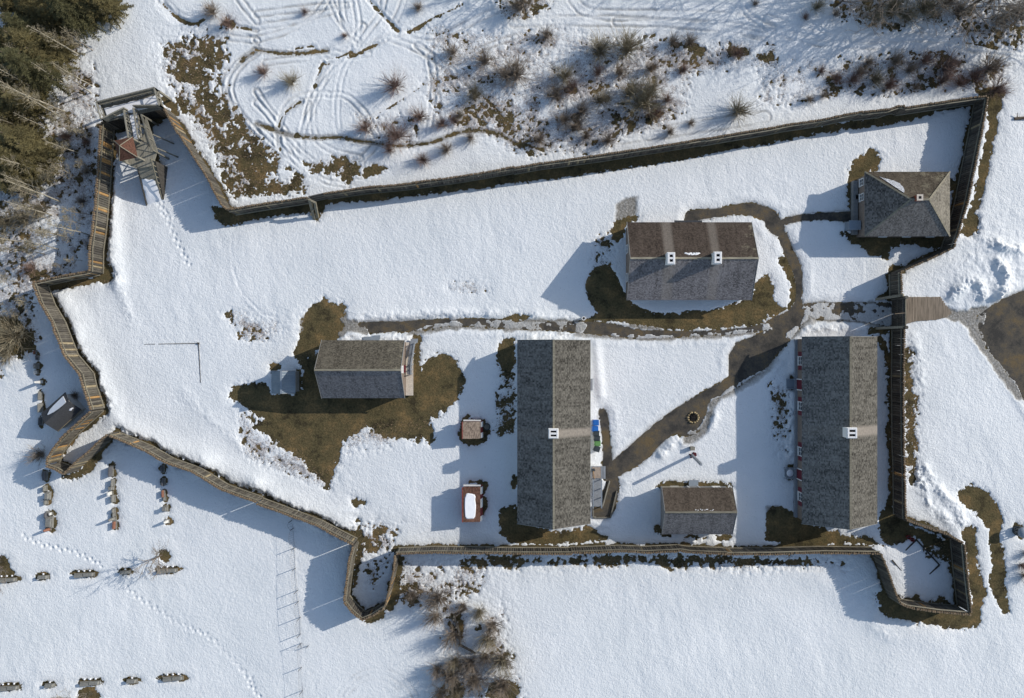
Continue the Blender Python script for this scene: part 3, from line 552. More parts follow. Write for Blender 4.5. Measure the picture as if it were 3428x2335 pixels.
for sp, dep, dark, txt in TR:
    pts = smooth(PS(txt), False, 2); wdw = window(pts, 1.6); d = segdist(GX[wdw], GY[wdw], pts, False)
    dd = np.abs(d-sp*(1+.35*nzC[wdw])-.05*nzA[wdw]); g = -dep*np.exp(-(dd/.12)**2)+dep*.35*np.exp(-((dd-.26)/.13)**2)
    GRO[wdw] += 1.15*g*np.clip(.85+1.2*nzC[wdw]+.5*nzA[wdw], .1, 1.6)
    if dark: SF[wdw] = np.minimum(SF[wdw], np.where(d < .8, d-dark+.16*nzA[wdw]+.14*nzC[wdw]+.02, 9))
    RT[wdw] = np.maximum(RT[wdw], .34*np.exp(-(dd/.14)**2)*(sp > 0)*np.clip(.6+nzC[wdw]*1.5, 0, 1))
    if dark > .1: SL[wdw] = np.maximum(SL[wdw], .6*np.exp(-(d/.35)**2))
for txt in FOOT:
    if '2,2' in txt: continue
    pts = PS(txt); acc = 0
    for (ax, ay), (bx, by) in zip(pts, pts[1:]):
        l = math.hypot(bx-ax, by-ay); n = max(1, int(l/.42))
        for i in range(n):
            t = i/n; acc += 1; nx_, ny_ = -(by-ay)/l, (bx-ax)/l; s = .13*(1 if acc % 2 else -1)+random.uniform(-.06, .06)
            x, y = ax+(bx-ax)*t+nx_*s, ay+(by-ay)*t+ny_*s; wdw = window([(x, y)], .6); d2 = (GX[wdw]-x)**2+(GY[wdw]-y)**2
            GRO[wdw] += random.uniform(.6, 1.2)*(-.20*np.exp(-d2/.02)+.012*np.exp(-(np.sqrt(d2)-.22)**2/.01))
for txt, hh in RIDGE:
    pts = smooth(PS(txt), False, 2); wdw = window(pts, 2.6); d = segdist(GX[wdw], GY[wdw], pts, False)
    GRO[wdw] += hh*np.exp(-(d/.6)**2)*(1+.9*nzA[wdw])
for txt, hh, sg in (("B1 740,-600 770,100 800,330", .35, .9), ("B1 420,420 560,700 680,1000 770,1250 900,1380 1400,1560", .32, 1.3), ("D1 1400,-20 1745,140", .3, 1.3), ("D2 0,130 330,300 640,450", .28, 1.3), ("D4 -300,700 300,720 560,960 760,1120 1200,1200", .10, 1.2), ("B3 560,760 590,1100", .2, .5), ("B4 180,760 150,1500", .18, .5)):
    pts = smooth(PS(txt), False, 2); wdw = window(pts, 4); d = segdist(GX[wdw], GY[wdw], pts, False); GRO[wdw] += hh*np.exp(-(d/sg)**2)*(1+.1*nzA[wdw])
# lumpy ploughed heap beside the gravel yard
for cx, cy, rr, hh in ((1560, 130, 260, .35), (1620, 400, 200, .4), (1350, 330, 150, .3)):
    x, y = P('B4', cx, cy); d2 = (GX-x)**2+(GY-y)**2; GRO += hh*np.exp(-d2/(rr*U/2.03*1.4)**2)*(.22+.38*np.abs(vnoise(GX, GY, 1.3, 91, 5, .65)))
# rough scrub snow north of the fort
scr = np.clip(LT, 0, 1)
nzD = vnoise(GX, GY*.55+GX*.35, 1.6, 333, 3, .6)*np.clip(2.2*vnoise(GX, GY, 9.0, 350, 2)+.35, 0, 1)
bank = .05*np.exp(-((PD-.75)/.4)**2)*(1+nzA)
fine = .015*vnoise(GX, GY, .30, 200, 2, .75)+.012*vnoise(GX, GY, 1.1, 230, 2)
nzE = vnoise(GX, GY, .26, 140, 3, .7)
SF = SF-.62*np.maximum(nzE-.10, 0)*np.exp(-np.abs(SF)/.42)+.5*np.maximum(vnoise(GX, GY, .3, 500, 2, .7)-.2, 0)*np.exp(-np.abs(SF+.15)/.3)+(.22*nzE+.16*nzB)*np.exp(-np.abs(SF)/.28)*np.clip(PD/.5, .15, 1)
SF = np.where(PD < .5, np.minimum(SF, PD+.05*nzA), SF)
depth = .13*(1-np.exp(-np.maximum(SF, 0)/.25))
sl_ = np.clip(SL+.75*np.exp(-np.maximum(PD, 0)/.22)*(PD > 0)*(PD < 1.2), 0, 1)
ZS = depth*(1-.8*np.clip(SL, 0, 1))+GRO*np.clip(SF*2.5, 0, 1)*(1-.8*np.clip(SL, 0, 1))+bank*np.clip(SF, 0, 1)*(1-np.clip(SL, 0, 1))+fine*(1+1.4*scr)+(.03*nzC+.10*vnoise(GX, GY, 7.0, 310, 2, .5)+.045*nzD)*np.clip(SF-.2, 0, 1)+.05*scr*nzA
slb = (SL > .25) & (PD < 0)
ZS = np.where(slb, .015+.05*(nzA+nzC*.9)+.02*nzB, ZS)
ZS = np.where((SF < 0) & ~slb, np.maximum(SF*.5, -.15)-.01, np.maximum(ZS, .012) if False else ZS)
ZS = np.where((SF >= 0) & ~slb, np.maximum(ZS, .02), ZS)
DIRT = np.clip(sl_*1.15+RT, 0, 1)*np.where((PD > .1) & (SL < .2), np.clip(.35+.9*nzC+.5*nzA, 0, 1), 1)+RT*((PD > .1) & (SL < .2))*.5

def grid_obj(name, Z, mt, attrs=None):
    me = D.meshes.new(name); n = NX*NY
    co = np.stack([GX, GY, Z], -1).reshape(-1).astype(np.float32)
    me.vertices.add(n); me.vertices.foreach_set('co', co)
    idx = np.arange(n).reshape(NY, NX); q = np.stack([idx[:-1, :-1], idx[:-1, 1:], idx[1:, 1:], idx[1:, :-1]], -1).reshape(-1)
    nf = (NX-1)*(NY-1)
    me.loops.add(nf*4); me.loops.foreach_set('vertex_index', q.astype(np.int32))
    me.polygons.add(nf); me.polygons.foreach_set('loop_start', np.arange(nf, dtype=np.int32)*4)
    me.polygons.foreach_set('use_smooth', np.ones(nf, bool))
    me.materials.append(mt); me.update(calc_edges=True)
    for k, a in (attrs or {}).items():
        at_ = me.attributes.new(k, 'FLOAT', 'POINT'); at_.data.foreach_set('value', a.reshape(-1).astype(np.float32))
    o = D.objects.new(name, me); col.objects.link(o); return tag(o, kind='structure')
grid_obj('snow', ZS, M['snow'], {'dirt': DIRT, 'litter': LT})
def snow_at(x, y):
    i = min(max(int(np.searchsorted(XS, x)), 0), NX-1); j = min(max(int(np.searchsorted(YS, y)), 0), NY-1); return max(0.0, float(ZS[j, i]))
mb = MB(); mb.add([(-400, -400, 0), (400, -400, 0), (400, 400, 0), (-400, 400, 0)], [(0, 1, 2, 3)])
tag(mb.build('ground', M['grass']), kind='structure')
for i, txt in enumerate(PATHS):
    pts = smooth(PS(txt)); z = .004+.001*i
    a = sum(pts[k][0]*pts[(k+1) % len(pts)][1]-pts[(k+1) % len(pts)][0]*pts[k][1] for k in range(len(pts)))
    if a < 0: pts = pts[::-1]
    mb = MB(); mb.add([(x, y, z) for x, y in pts], [tuple(range(len(pts)))])
    tag(mb.build('gravel_yard' if i == len(PATHS)-1 else 'path', M['path']), kind='structure')
# ------------------------------------------------------------------ palisades: every log a part
LOGM = []
def log_mesh(mt, sd, h=3.0):
    rn = random.Random(sd); m_ = MB(); n = 9; r = .125; vs = []
    for z, q in ((-.15, 1.05), (h*.5, 1.0), (h-.16, 1.0), (h, .74)):
        ox, oy = rn.uniform(-.012, .012), rn.uniform(-.012, .012)
        for i in range(n):
            k = 2*math.pi*i/n; vs.append((ox+r*q*math.cos(k)*1.06, oy+r*q*math.sin(k), z+(rn.uniform(-.015, .015) if z > 2.9 else 0)))
    fs = []; mi = []
    for j in range(3):
        for i in range(n): fs.append((j*n+i, j*n+(i+1) % n, (j+1)*n+(i+1) % n, (j+1)*n+i)); mi.append(1 if j == 2 else 0)
    fs.append(tuple(3*n+i for i in range(n))); mi.append(1)
    me = D.meshes.new('log'); me.from_pydata(vs, [], fs); me.materials.append(mt); me.materials.append(M['logend'])
    me.polygons.foreach_set('material_index', mi); me.update(); return me
for mt, c in (('logG', 4), ('logD', 2), ('logY', 1), ('logO', 1)):
    for i in range(c): LOGM.append(log_mesh(M[mt], len(LOGM)*7+1))
for k, side, h, pts_, lab in WALLS:
    pts = WP[k]; segs = []; tot = 0
    for a, b_ in zip(pts, pts[1:]):
        l = math.hypot(b_[0]-a[0], b_[1]-a[1]); segs.append((tot, l, a, b_)); tot += l
    n = max(2, round(tot/.240)); root = empty('palisade_wall', (pts[0][0], pts[0][1], 0), lab, 'palisade', 'runs of the log palisade')
    warm = k.startswith('w'); rn = random.Random(k); gh = 0; top = []
    lo_c = 0; ji = 0
    for i in range(n):
        t = tot*(i+.5)/n
        for s0, l, a, b_ in segs:
            if t <= s0+l+1e-6: break
        f = (t-s0)/l; x, y = a[0]+(b_[0]-a[0])*f, a[1]+(b_[1]-a[1])*f
        if i % 13 == 0: gh = rn.uniform(-.07, .07); ji = rn.uniform(-.035, .035)
        dx, dy = (b_[0]-a[0])/l, (b_[1]-a[1])/l
        x += dy*ji*(-1); y += dx*ji
        q = rn.random(); pw = (.50, .76, .86) if warm else (.66, .95, .985)
        me = LOGM[rn.randrange(4)] if q < pw[0] else LOGM[4+rn.randrange(2)] if q < pw[1] else LOGM[6] if q < pw[2] else LOGM[7]
        o = D.objects.new('log', me); col.objects.link(o); o.parent = root
        o.location = (x-pts[0][0]+rn.uniform(-.012, .012), y-pts[0][1]+rn.uniform(-.012, .012), 0)
        hh = (h+gh+rn.uniform(-.06, .06))/3.0; w_ = rn.uniform(.97, 1.05)
        o.scale = (w_, w_, hh); o.rotation_euler = (rn.uniform(-.007, .007), rn.uniform(-.007, .007), rn.uniform(0, 6.28))
    if side == 'inner':                     # rails on the courtyard side
        for z in (h-.32, .42):
            m_ = MB()
            for s0, l, a, b_ in segs:
                dx, dy = (b_[0]-a[0])/l, (b_[1]-a[1])/l; nx_, ny_ = dy*.19, -dx*.19
                m_.bar((a[0]+nx_, a[1]+ny_, z), (b_[0]+nx_, b_[1]+ny_, z), .09, .13)
            m_.build('rail', M['rail'], root, root)

# ------------------------------------------------------------------ buildings
def wallbox(m_, X0, X1, Y0, Y1, z0, z1, t=.12, mi=0):
    m_.box(((X0+X1)/2, Y0+t/2, (z0+z1)/2), (X1-X0, t, z1-z0), mi=mi); m_.box(((X0+X1)/2, Y1-t/2, (z0+z1)/2), (X1-X0, t, z1-z0), mi=mi)
    m_.box((X0+t/2, (Y0+Y1)/2, (z0+z1)/2), (t, Y1-Y0-2*t, z1-z0), mi=mi); m_.box((X1-t/2, (Y0+Y1)/2, (z0+z1)/2), (t, Y1-Y0-2*t, z1-z0), mi=mi)
def corners(a, b_, ze):
    (x0, y1), (x1, y0) = W(*a, ze), W(*b_, ze); return x0, x1, y0, y1
def gable(name, label, cat, a, b_, ze, zr, ax, wm, sm, rm=None, oh=.28, rk=.2, ridgeoff=0.0, gr=None, capm='rail'):
    X0, X1, Y0, Y1 = corners(a, b_, ze); root = empty(name, ((X0+X1)/2, (Y0+Y1)/2, 0), label, cat, gr)
    bx = (X0+rk, X1-rk, Y0+oh, Y1-oh) if ax == 'x' else (X0+oh, X1-oh, Y0+rk, Y1-rk)
    m_ = MB(); wallbox(m_, bx[0], bx[1], bx[2], bx[3], 0, ze-.03)
    if ax == 'x':
        yc = (Y0+Y1)/2+ridgeoff
        for xx in (bx[0]+.06, bx[1]-.06):
            k0 = (yc-bx[2])/(yc-Y0); k1 = (bx[3]-yc)/(Y1-yc)
            zz0 = zr-(zr-ze)*k0-.12; zz1 = zr-(zr-ze)*k1-.12
            v = [(xx+s, y, z) for s in (-.06, .06) for y, z in ((bx[2], ze-.05), (bx[3], ze-.05), (bx[3], zz1), (yc, zr-.12), (bx[2], zz0))]
            m_.add(v, [(4, 3, 2, 1, 0), (5, 6, 7, 8, 9), (0, 1, 6, 5), (1, 2, 7, 6), (2, 3, 8, 7), (3, 4, 9, 8), (4, 0, 5, 9)])
    else:
        xc = (X0+X1)/2+ridgeoff
        for yy in (bx[2]+.06, bx[3]-.06):
            k0 = (xc-bx[0])/(xc-X0); k1 = (bx[1]-xc)/(X1-xc)
            zz0 = zr-(zr-ze)*k0-.12; zz1 = zr-(zr-ze)*k1-.12
            v = [(x, yy+s, z) for s in (-.06, .06) for x, z in ((bx[0], ze-.05), (bx[1], ze-.05), (bx[1], zz1), (xc, zr-.12), (bx[0], zz0))]
            m_.add(v, [(0, 1, 2, 3, 4), (9, 8, 7, 6, 5), (5, 6, 1, 0), (6, 7, 2, 1), (7, 8, 3, 2), (8, 9, 4, 3), (9, 5, 0, 4)])
    m_.build('wall', wm, root, root)
    r_ = MB(); t = .11; e = ze
    def slope(p0, p1, p2, p3, mi):       # two eave points, two ridge points
        a_ = [Vector(q) for q in (p0, p1, p2, p3)]; nrm = (a_[1]-a_[0]).cross(a_[2]-a_[0]).normalized()
        if nrm.z < 0: nrm = -nrm
        top = a_; bot = [q-nrm*t for q in a_]
        if (a_[1]-a_[0]).cross(a_[2]-a_[0]).z > 0: r_.add(top+bot, [(0, 1, 2, 3), (7, 6, 5, 4), (4, 5, 1, 0), (5, 6, 2, 1), (7, 4, 0, 3)], mi)
        else: r_.add(top+bot, [(3, 2, 1, 0), (4, 5, 6, 7), (0, 1, 5, 4), (1, 2, 6, 5), (3, 0, 4, 7)], mi)
    if ax == 'x':
        slope((X0, Y1, e), (X1, Y1, e), (X1, yc, zr), (X0, yc, zr), 0); slope((X0, Y0, e), (X1, Y0, e), (X1, yc, zr), (X0, yc, zr), 1)
    else:
        slope((X1, Y0, e), (X1, Y1, e), (xc, Y1, zr), (xc, Y0, zr), 0); slope((X0, Y0, e), (X0, Y1, e), (xc, Y1, zr), (xc, Y0, zr), 1)
    roof = r_.build('roof', sm, root, root)
    c_ = MB()
    if ax == 'x': c_.bar((X0-.02, yc, zr+.03), (X1+.02, yc, zr+.03), .2, .05)
    else: c_.bar((xc, Y0-.02, zr+.03), (xc, Y1+.02, zr+.03), .2, .05)
    c_.build('ridge_cap', M[capm], roof, root)
    for s_ in ((X0-.02, X1+.02) if ax == 'x' else (Y0-.02, Y1+.02)):      # barge boards
        f_ = MB()
        for e2 in ((Y0, Y1) if ax == 'x' else (X0, X1)):
            if ax == 'x': f_.bar((s_, e2, e-.08), (s_, yc, zr-.08), .04, .18)
            else: f_.bar((e2, s_, e-.08), (xc, s_, zr-.08), .04, .18)
        f_.build('barge_board', M['wallgrey'], root, root)
    return root, roof, bx, (X0, X1, Y0, Y1)
def chimney(roof, root, x, y, sx, sy, z0, z1, holes, mt='chim', ax='y'):
    m_ = MB(); m_.box((x, y, (z0+z1-.2)/2), (sx, sy, z1-.2-z0)); m_.box((x, y, z1-.14), (sx+.1, sy+.1, .12))
    # rim of four bars round the flues
    t = .2 if sx < .8 else .17; zt = z1
    m_.box((x-sx/2+t/2, y, zt), (t, sy, .18)); m_.box((x+sx/2-t/2, y, zt), (t, sy, .18))
    m_.box((x, y-sy/2+t/2, zt), (sx-2*t, t, .18)); m_.box((x, y+sy/2-t/2, zt), (sx-2*t, t, .18))
    if holes == 2:
        if ax == 'y': m_.box((x, y, zt), (sx-2*t, .2, .17))
        else: m_.box((x, y, zt), (.16, sy-2*t, .17))
    m_.box((x, y, z0+.1), (sx+.3, sy+.3, .9))
    c = m_.build('chimney', M[mt], roof, root, bevel=.02)
    s_ = MB(); s_.box((x, y, zt-.06), (sx-2*t-.01, sy-2*t-.01, .03)); s_.build('flue', M['soot_and_shade'], c, root) if False else s_.build('flue', M['soot_and_shade'], roof, root)
    return c
def opening(root, kind, x, y, z, wd, h, face, shutters=False, mt=None):
    """window or door set in a wall; face = outward direction 'E','W','N','S'"""
    dx, dy = {'E': (1, 0), 'W': (-1, 0), 'N': (0, 1), 'S': (0, -1)}[face]
    def bx(m_, off, z_, w_, h_, th, sh=0):
        cx, cy = x+dx*off+(sh if dy else 0), y+dy*off+(sh if dx else 0)
        m_.box((cx, cy, z_), (th, w_, h_) if dx else (w_, th, h_))
    if kind == 'window':
        f = MB()
        for s in (-1, 1): bx(f, .05, z, .08, h, .1, s*(wd/2-.04))
        for s in (-1, 1): bx(f, .05, z+s*(h/2-.04), wd-.17, .08, .1)
        bx(f, .055, z, .035, h-.18, .05); bx(f, .055, z, wd-.18, .035, .045)
        bx(f, .07, z-h/2-.04, wd+.1, .06, .16)
        fr = f.build('window', M['wallwhite'], root, root)
        g = MB(); bx(g, .015, z, wd-.15, h-.15, .02); g.build('pane', M['glass'], fr, root)
        if shutters:
            for s in (-1, 1):
                q = MB(); bx(q, .06, z, wd*.48, h+.05, .06, s*(wd*.5+wd*.27)); q.build('shutter', M['shutter'], root, root)
    else:
        f = MB(); bx(f, .04, z+h/2, wd, h, .07); dr = f.build('door', mt or M['shutter'], root, root)
        f = MB(); bx(f, .05, z+h+.05, wd+.24, .1, .12)
        for s in (-1, 1): bx(f, .05, z+h/2, .1, h, .12, s*(wd/2+.06))
        f.build('door_frame', M['wallwhite'], root, root)
        f = MB(); bx(f, .11, z+h*.48, .06, .06, .06, wd*.38); f.build('handle', M['black'], dr, root)

# --- two-chimney house ("x" ridge)
xa = W(2243, 866, 5.2)[0]; xb = W(2398, 866, 5.2)[0]
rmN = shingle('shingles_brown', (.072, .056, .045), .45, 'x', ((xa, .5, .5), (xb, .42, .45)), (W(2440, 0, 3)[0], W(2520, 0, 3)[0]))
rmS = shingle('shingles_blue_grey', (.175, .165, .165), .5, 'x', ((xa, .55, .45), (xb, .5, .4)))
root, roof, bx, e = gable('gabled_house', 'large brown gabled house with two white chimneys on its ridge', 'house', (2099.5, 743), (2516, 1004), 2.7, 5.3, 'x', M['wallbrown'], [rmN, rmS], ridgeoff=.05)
for px, cy in ((2240.5, 866), (2396, 864)):
    x, y = W(px+2, cy, 5.6); chimney(roof, root, x, y, .74, 1.12, 4.2, 6.3, 2)
m_ = MB(); m_.box((W(2306, 0, 3)[0], bx[3]+.32, 2.66), (2.9, .3, .06)); m_.build('porch_roof', M['asphalt_roof'], root, root)
for px in (2150, 2220, 2400, 2470): opening(root, 'window', W(px, 0, 1.5)[0], bx[3], 1.5, .9, 1.2, 'N')
for px in (2150, 2230, 2390, 2470): opening(root, 'window', W(px, 0, 1.5)[0], bx[2], 1.5, .9, 1.2, 'S')
opening(root, 'door', W(2308, 0, 1)[0], bx[3], .1, 1.1, 2.0, 'N', mt=M['wallwhite'])
opening(root, 'window', bx[0], (e[2]+e[3])/2+1.4, 1.5, .9, 1.2, 'W'); opening(root, 'window', bx[0], (e[2]+e[3])/2-1.6, 1.5, .9, 1.2, 'W')
m_ = MB(); rn = random.Random(4)
for i in range(16):
    px = 2296+i*2.9+rn.uniform(-1, 1); x, y = W(px, 850+rn.uniform(-3, 3), 5); m_.blob((x, y, 5.27-abs(y-(e[2]+e[3])/2-.05)*.63), (.17, .12, .06), 6, seed=i)
m_.build('snow_patch', M['snowp'], roof, root, smooth=True)

# --- west barracks
yb = W(0, 1450, 5)[1]
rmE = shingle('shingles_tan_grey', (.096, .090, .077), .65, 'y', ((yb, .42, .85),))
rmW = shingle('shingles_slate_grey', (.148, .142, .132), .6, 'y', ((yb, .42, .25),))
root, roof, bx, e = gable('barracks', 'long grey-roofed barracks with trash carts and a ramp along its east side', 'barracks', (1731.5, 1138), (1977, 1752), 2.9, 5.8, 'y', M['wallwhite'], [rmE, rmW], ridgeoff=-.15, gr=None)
x, y = W(1852, 1449, 6.1); chimney(roof, root, x, y, .92, .92, 4.7, 6.6, 2, ax='y')
for py in (1175, 1215, 1340, 1390): opening(root, 'window', bx[1], W(0, py, 1.5)[1], 1.5, .85, 1.2, 'E', True)
opening(root, 'door', bx[1], W(0, 1286, 1)[1], .3, 1.0, 2.0, 'E')
opening(root, 'door', bx[1], W(0, 1580, 1)[1], .55, 1.0, 2.0, 'E', mt=M['wallwhite'])
for py in (1640, 1700): opening(root, 'window', bx[1], W(0, py, 1.5)[1], 1.6, .85, 1.2, 'E', True)
m_ = MB(); y = W(0, 1286, 0)[1]; m_.box((bx[1]+.38, y, .16), (.7, 1.25, .3)); m_.box((bx[1]+.9, y, .07), (.34, 1.1, .14)); m_.build('doorstep', M['deckgrey'], root, root)
for py in (1200, 1350, 1500, 1650): opening(root, 'window', bx[0], W(0, py, 1.5)[1], 1.5, .85, 1.2, 'W')

# --- east barracks
yb = W(0, 1444, 5)[1]
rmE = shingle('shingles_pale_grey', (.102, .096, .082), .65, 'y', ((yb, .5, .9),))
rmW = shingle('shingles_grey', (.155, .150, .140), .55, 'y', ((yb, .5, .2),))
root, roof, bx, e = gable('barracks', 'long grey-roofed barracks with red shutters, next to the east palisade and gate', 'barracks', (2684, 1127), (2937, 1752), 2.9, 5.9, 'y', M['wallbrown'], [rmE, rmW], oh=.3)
x, y = W(2845, 1447, 6.1); chimney(roof, root, x, y, .95, 1.0, 4.7, 6.7, 2, ax='y')
for py in (1207, 1359, 1511, 1662): opening(root, 'window', bx[0], W(0, py, 1.8)[1], 1.75, .95, 1.3, 'W', True)
for py in (1286, 1585): opening(root, 'door', bx[0], W(0, py, 1)[1], .35, 1.0, 2.05, 'W')
m_ = MB(); m_.box((bx[0]-.12, (e[2]+e[3])/2, .3), (.25, e[3]-e[2]-.4, .6)); m_.build('sill_board', M['deckgrey'], root, root)
y = W(0, 1284, 0)[1]; m_ = MB(); m_.box((bx[0]-.55, y, .3), (1.05, 1.02, .1)); m_.box((bx[0]-.55, y-.5, .45), (1.1, .08, .4)); m_.box((bx[0]-.55, y+.5, .45), (1.1, .08, .4)); m_.box((bx[0]-.4, y, .13), (.6, .9, .24)); m_.build('doorstep', M['metal'], root, root)
y = W(0, 1581, 0)[1]; m_ = MB(); m_.box((bx[0]-.62, y, .32), (.95, 1.15, .1)); m_.box((bx[0]-.98, y, .14), (.5, .8, .1))
for s in (-.55, .55):
    m_.bar((bx[0]-.25, y+s, 1.1), (bx[0]-1.3, y+s*.85, 1.0), .07, .07)
    for q in (.3, .9, 1.3): m_.bar((bx[0]-q, y+s, .1), (bx[0]-q, y+s, 1.08), .07, .07)
dk = m_.build('porch_deck', M['deckgrey'], root, root); m_ = MB(); m_.blob((bx[0]-.72, y, .40), (.36, .42, .1), 10, seed=3, jit=.08); m_.build('snow_patch', M['snowp'], dk, root, smooth=True)
for py in (1230, 1400, 1560, 1690): opening(root, 'window', bx[1], W(0, py, 1.8)[1], 1.75, .9, 1.2, 'E')

# --- small barn south
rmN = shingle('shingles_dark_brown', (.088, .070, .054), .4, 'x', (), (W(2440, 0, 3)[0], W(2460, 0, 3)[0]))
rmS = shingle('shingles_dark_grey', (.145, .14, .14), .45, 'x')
root, roof, bx, e = gable('small_barn', 'small dark brown barn between the two long barracks', 'barn', (2216.5, 1631), (2452, 1788), 2.3, 4.2, 'x', M['wallgrey'], [rmN, rmS], oh=.22, ridgeoff=.22)
m_ = MB(); x0, y0 = W(2310, 1623, .3); m_.box((W(2322, 0, .3)[0], bx[3]+.35, .25), (1.0, .68, .1)); m_.build('doorstep', M['metal'], root, root)
m_ = MB(); m_.bar((e[0], e[3]+.06, 2.26), (W(2285, 0, 2.3)[0], e[3]+.06, 2.26), .1, .12); m_.build('eave_board', M['rail'], root, root)
opening(root, 'door', W(2322, 0, 1)[0], bx[3], .3, 1.0, 1.85, 'N', mt=M['wallgrey'])
for px in (2260, 2400): opening(root, 'window', W(px, 0, 1.3)[0], bx[3], 1.3, .8, .9, 'N'); opening(root, 'window', W(px, 0, 1.3)[0], bx[2], 1.3, .8, .9, 'S')
m_ = MB(); rn = random.Random(9)
for i in range(13): x, y = W(2329+i*5+rn.uniform(-2, 2), 1708+rn.uniform(-3, 3), 4); m_.blob((x, y, 4.12-abs(y-((e[2]+e[3])/2+.22))*.72), (.12, .08, .05), 6, seed=i)
m_.build('snow_patch', M['snowp'], roof, root, smooth=True)

# --- house with ramp
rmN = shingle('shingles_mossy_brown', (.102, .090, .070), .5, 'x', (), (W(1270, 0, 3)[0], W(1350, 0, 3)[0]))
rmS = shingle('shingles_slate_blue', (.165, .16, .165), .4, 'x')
root, roof, bx, e = gable('gabled_house', 'steep-roofed house with a cream plank deck along its east end, on bare brown grass', 'house', (1077, 1138), (1354, 1332), 2.6, 6.0, 'x', M['wallbrown'], [rmN, rmS], rk=.12, oh=.2)
ym = (e[2]+e[3])/2; x0 = bx[1]; xl, xr = x0+.02, W(1382, 0, .4)[0]
m_ = MB(); yt, yb_ = W(0, 1146, 1.3)[1], W(0, 1322, 1.3)[1]
m_.add([(xl, yb_, 0), (xr, yb_, 0), (xr, yt, 0), (xl, yt, 0), (xl, yb_, .38), (xr, yb_, .34), (xr, yt, .34), (xl, yt, .38)], [(3, 2, 1, 0), (4, 5, 6, 7), (0, 1, 5, 4), (1, 2, 6, 5), (2, 3, 7, 6), (3, 0, 4, 7)])
lt = m_.build('side_deck', M['wallbrown'], root, root)
m_ = MB(); n = 6
for i in range(n):
    f0 = i/n; f1 = (i+.86)/n
    for q in (0,):
        ax_, bx_ = xl+(xr+.06-xl)*f0, xl+(xr+.06-xl)*f1; za, zb = .40-.04*f0, .40-.04*f1
        m_.add([(ax_, yb_-.08, za), (bx_, yb_-.08, zb), (bx_, yt+.05, zb), (ax_, yt+.05, za), (ax_, yb_-.08, za+.035), (bx_, yb_-.08, zb+.035), (bx_, yt+.05, zb+.035), (ax_, yt+.05, za+.035)],
               [(3, 2, 1, 0), (4, 5, 6, 7), (0, 1, 5, 4), (1, 2, 6, 5), (2, 3, 7, 6), (3, 0, 4, 7)])
m_.build('plank', M['clap'], lt, root)
opening(root, 'window', bx[1], ym, 4.2, .7, .9, 'E')
for px in (1130, 1200, 1290): opening(root, 'window', W(px, 0, 1.5)[0], bx[2], 1.4, .8, 1.1, 'S'); opening(root, 'window', W(px, 0, 1.5)[0], bx[3], 1.4, .8, 1.1, 'N')
m_ = MB(); m_.box((W(1244, 0, .4)[0], bx[3]+.38, .4), (1.7, .46, .1)); m_.box((W(1262, 0, .4)[0], bx[3]+.55, .2), (.7, .4, .2)); m_.build('doorstep', M['metal'], root, root)
ds = M['deckgrey']
def K(zx, zy, z): return (*W(1350+zx/6.09, 1100+zy/6.09, z), z)
ramp_root = empty('access_ramp', K(150, 550, 0), 'grey railed wooden ramp and landing against the east end of the steep-roofed house', 'ramp')
m_ = MB()
quad = [K(80, 750, 1.25), K(175, 740, 1.25), K(165, 920, 1.25), K(75, 925, 1.25)]
m_.prism([(q[0], q[1]) for q in quad], 1.17, 1.27)
A, B_, C_, D_ = K(80, 745, 1.25), K(165, 735, 1.25), K(245, 285, .5), K(145, 310, .5)
m_.add([A, B_, C_, D_]+[(q[0], q[1], q[2]-.08) for q in (A, B_, C_, D_)], [(0, 3, 2, 1), (4, 5, 6, 7), (0, 1, 5, 4), (1, 2, 6, 5), (2, 3, 7, 6), (3, 0, 4, 7)])
q = [K(150, 205, .5), K(300, 200, .5), K(290, 285, .5), K(140, 320, .5)]; m_.prism([(v[0], v[1]) for v in q], .42, .5)
m_.build('ramp_deck', ds, ramp_root, ramp_root)
for (a_, b_) in ((K(168, 915, 1.25), K(170, 735, 1.25)), (K(175, 720, 1.22), K(245, 290, .5))):
    m_ = MB(); a_, b_ = Vector(a_), Vector(b_); up = Vector((0, 0, .95)); n = int((b_-a_).length/.14)
    m_.bar(a_+up, b_+up, .1, .05); m_.bar(a_+up*.15, b_+up*.15, .05, .05)
    for i in range(n+1): q = a_+(b_-a_)*i/n; m_.bar(q, q+up, .04, .04)
    for t_ in (0, .5, 1): q = a_+(b_-a_)*t_; m_.bar((q.x, q.y, 0), q+up*1.08, .1, .1)
    m_.build('railing', ds, ramp_root, ramp_root)
m_ = MB(); x, y = W(1353, 1234, 1.9); m_.box((x, y, 2.1), (.35, .8, .05)); m_.build('door_hood', M['shutter'], root, root)

# --- grey metal shed beside that house
mt_, t_, b2 = mat('ribbed_metal', .5, .4); wv = N(t_, 'ShaderNodeTexWave'); wv.inputs['Scale'].default_value = 1.1; wv.bands_direction = 'Y'; t_.links.new(pos(t_), wv.inputs[0])
t_.links.new(ramp(t_, noise(t_, pos(t_), 1.2, 4), [(.3, (.15, .195, .24)), (.7, (.21, .26, .30))]), b2.inputs['Base Color']); bump(t_, b2, wv.outputs['Fac'], .4, .05)
root, roof, bx, e = gable('metal_shed', 'small shed with a blue-grey metal roof west of the steep-roofed house', 'shed', (908.5, 1241), (989, 1315), 2.2, 3.1, 'y', M['wallgrey'], [mt_, mt_], oh=.12, rk=.1, capm='metal')
opening(root, 'door', (bx[0]+bx[1])/2, bx[2], .05, .9, 1.8, 'S', mt=M['wallgrey'])

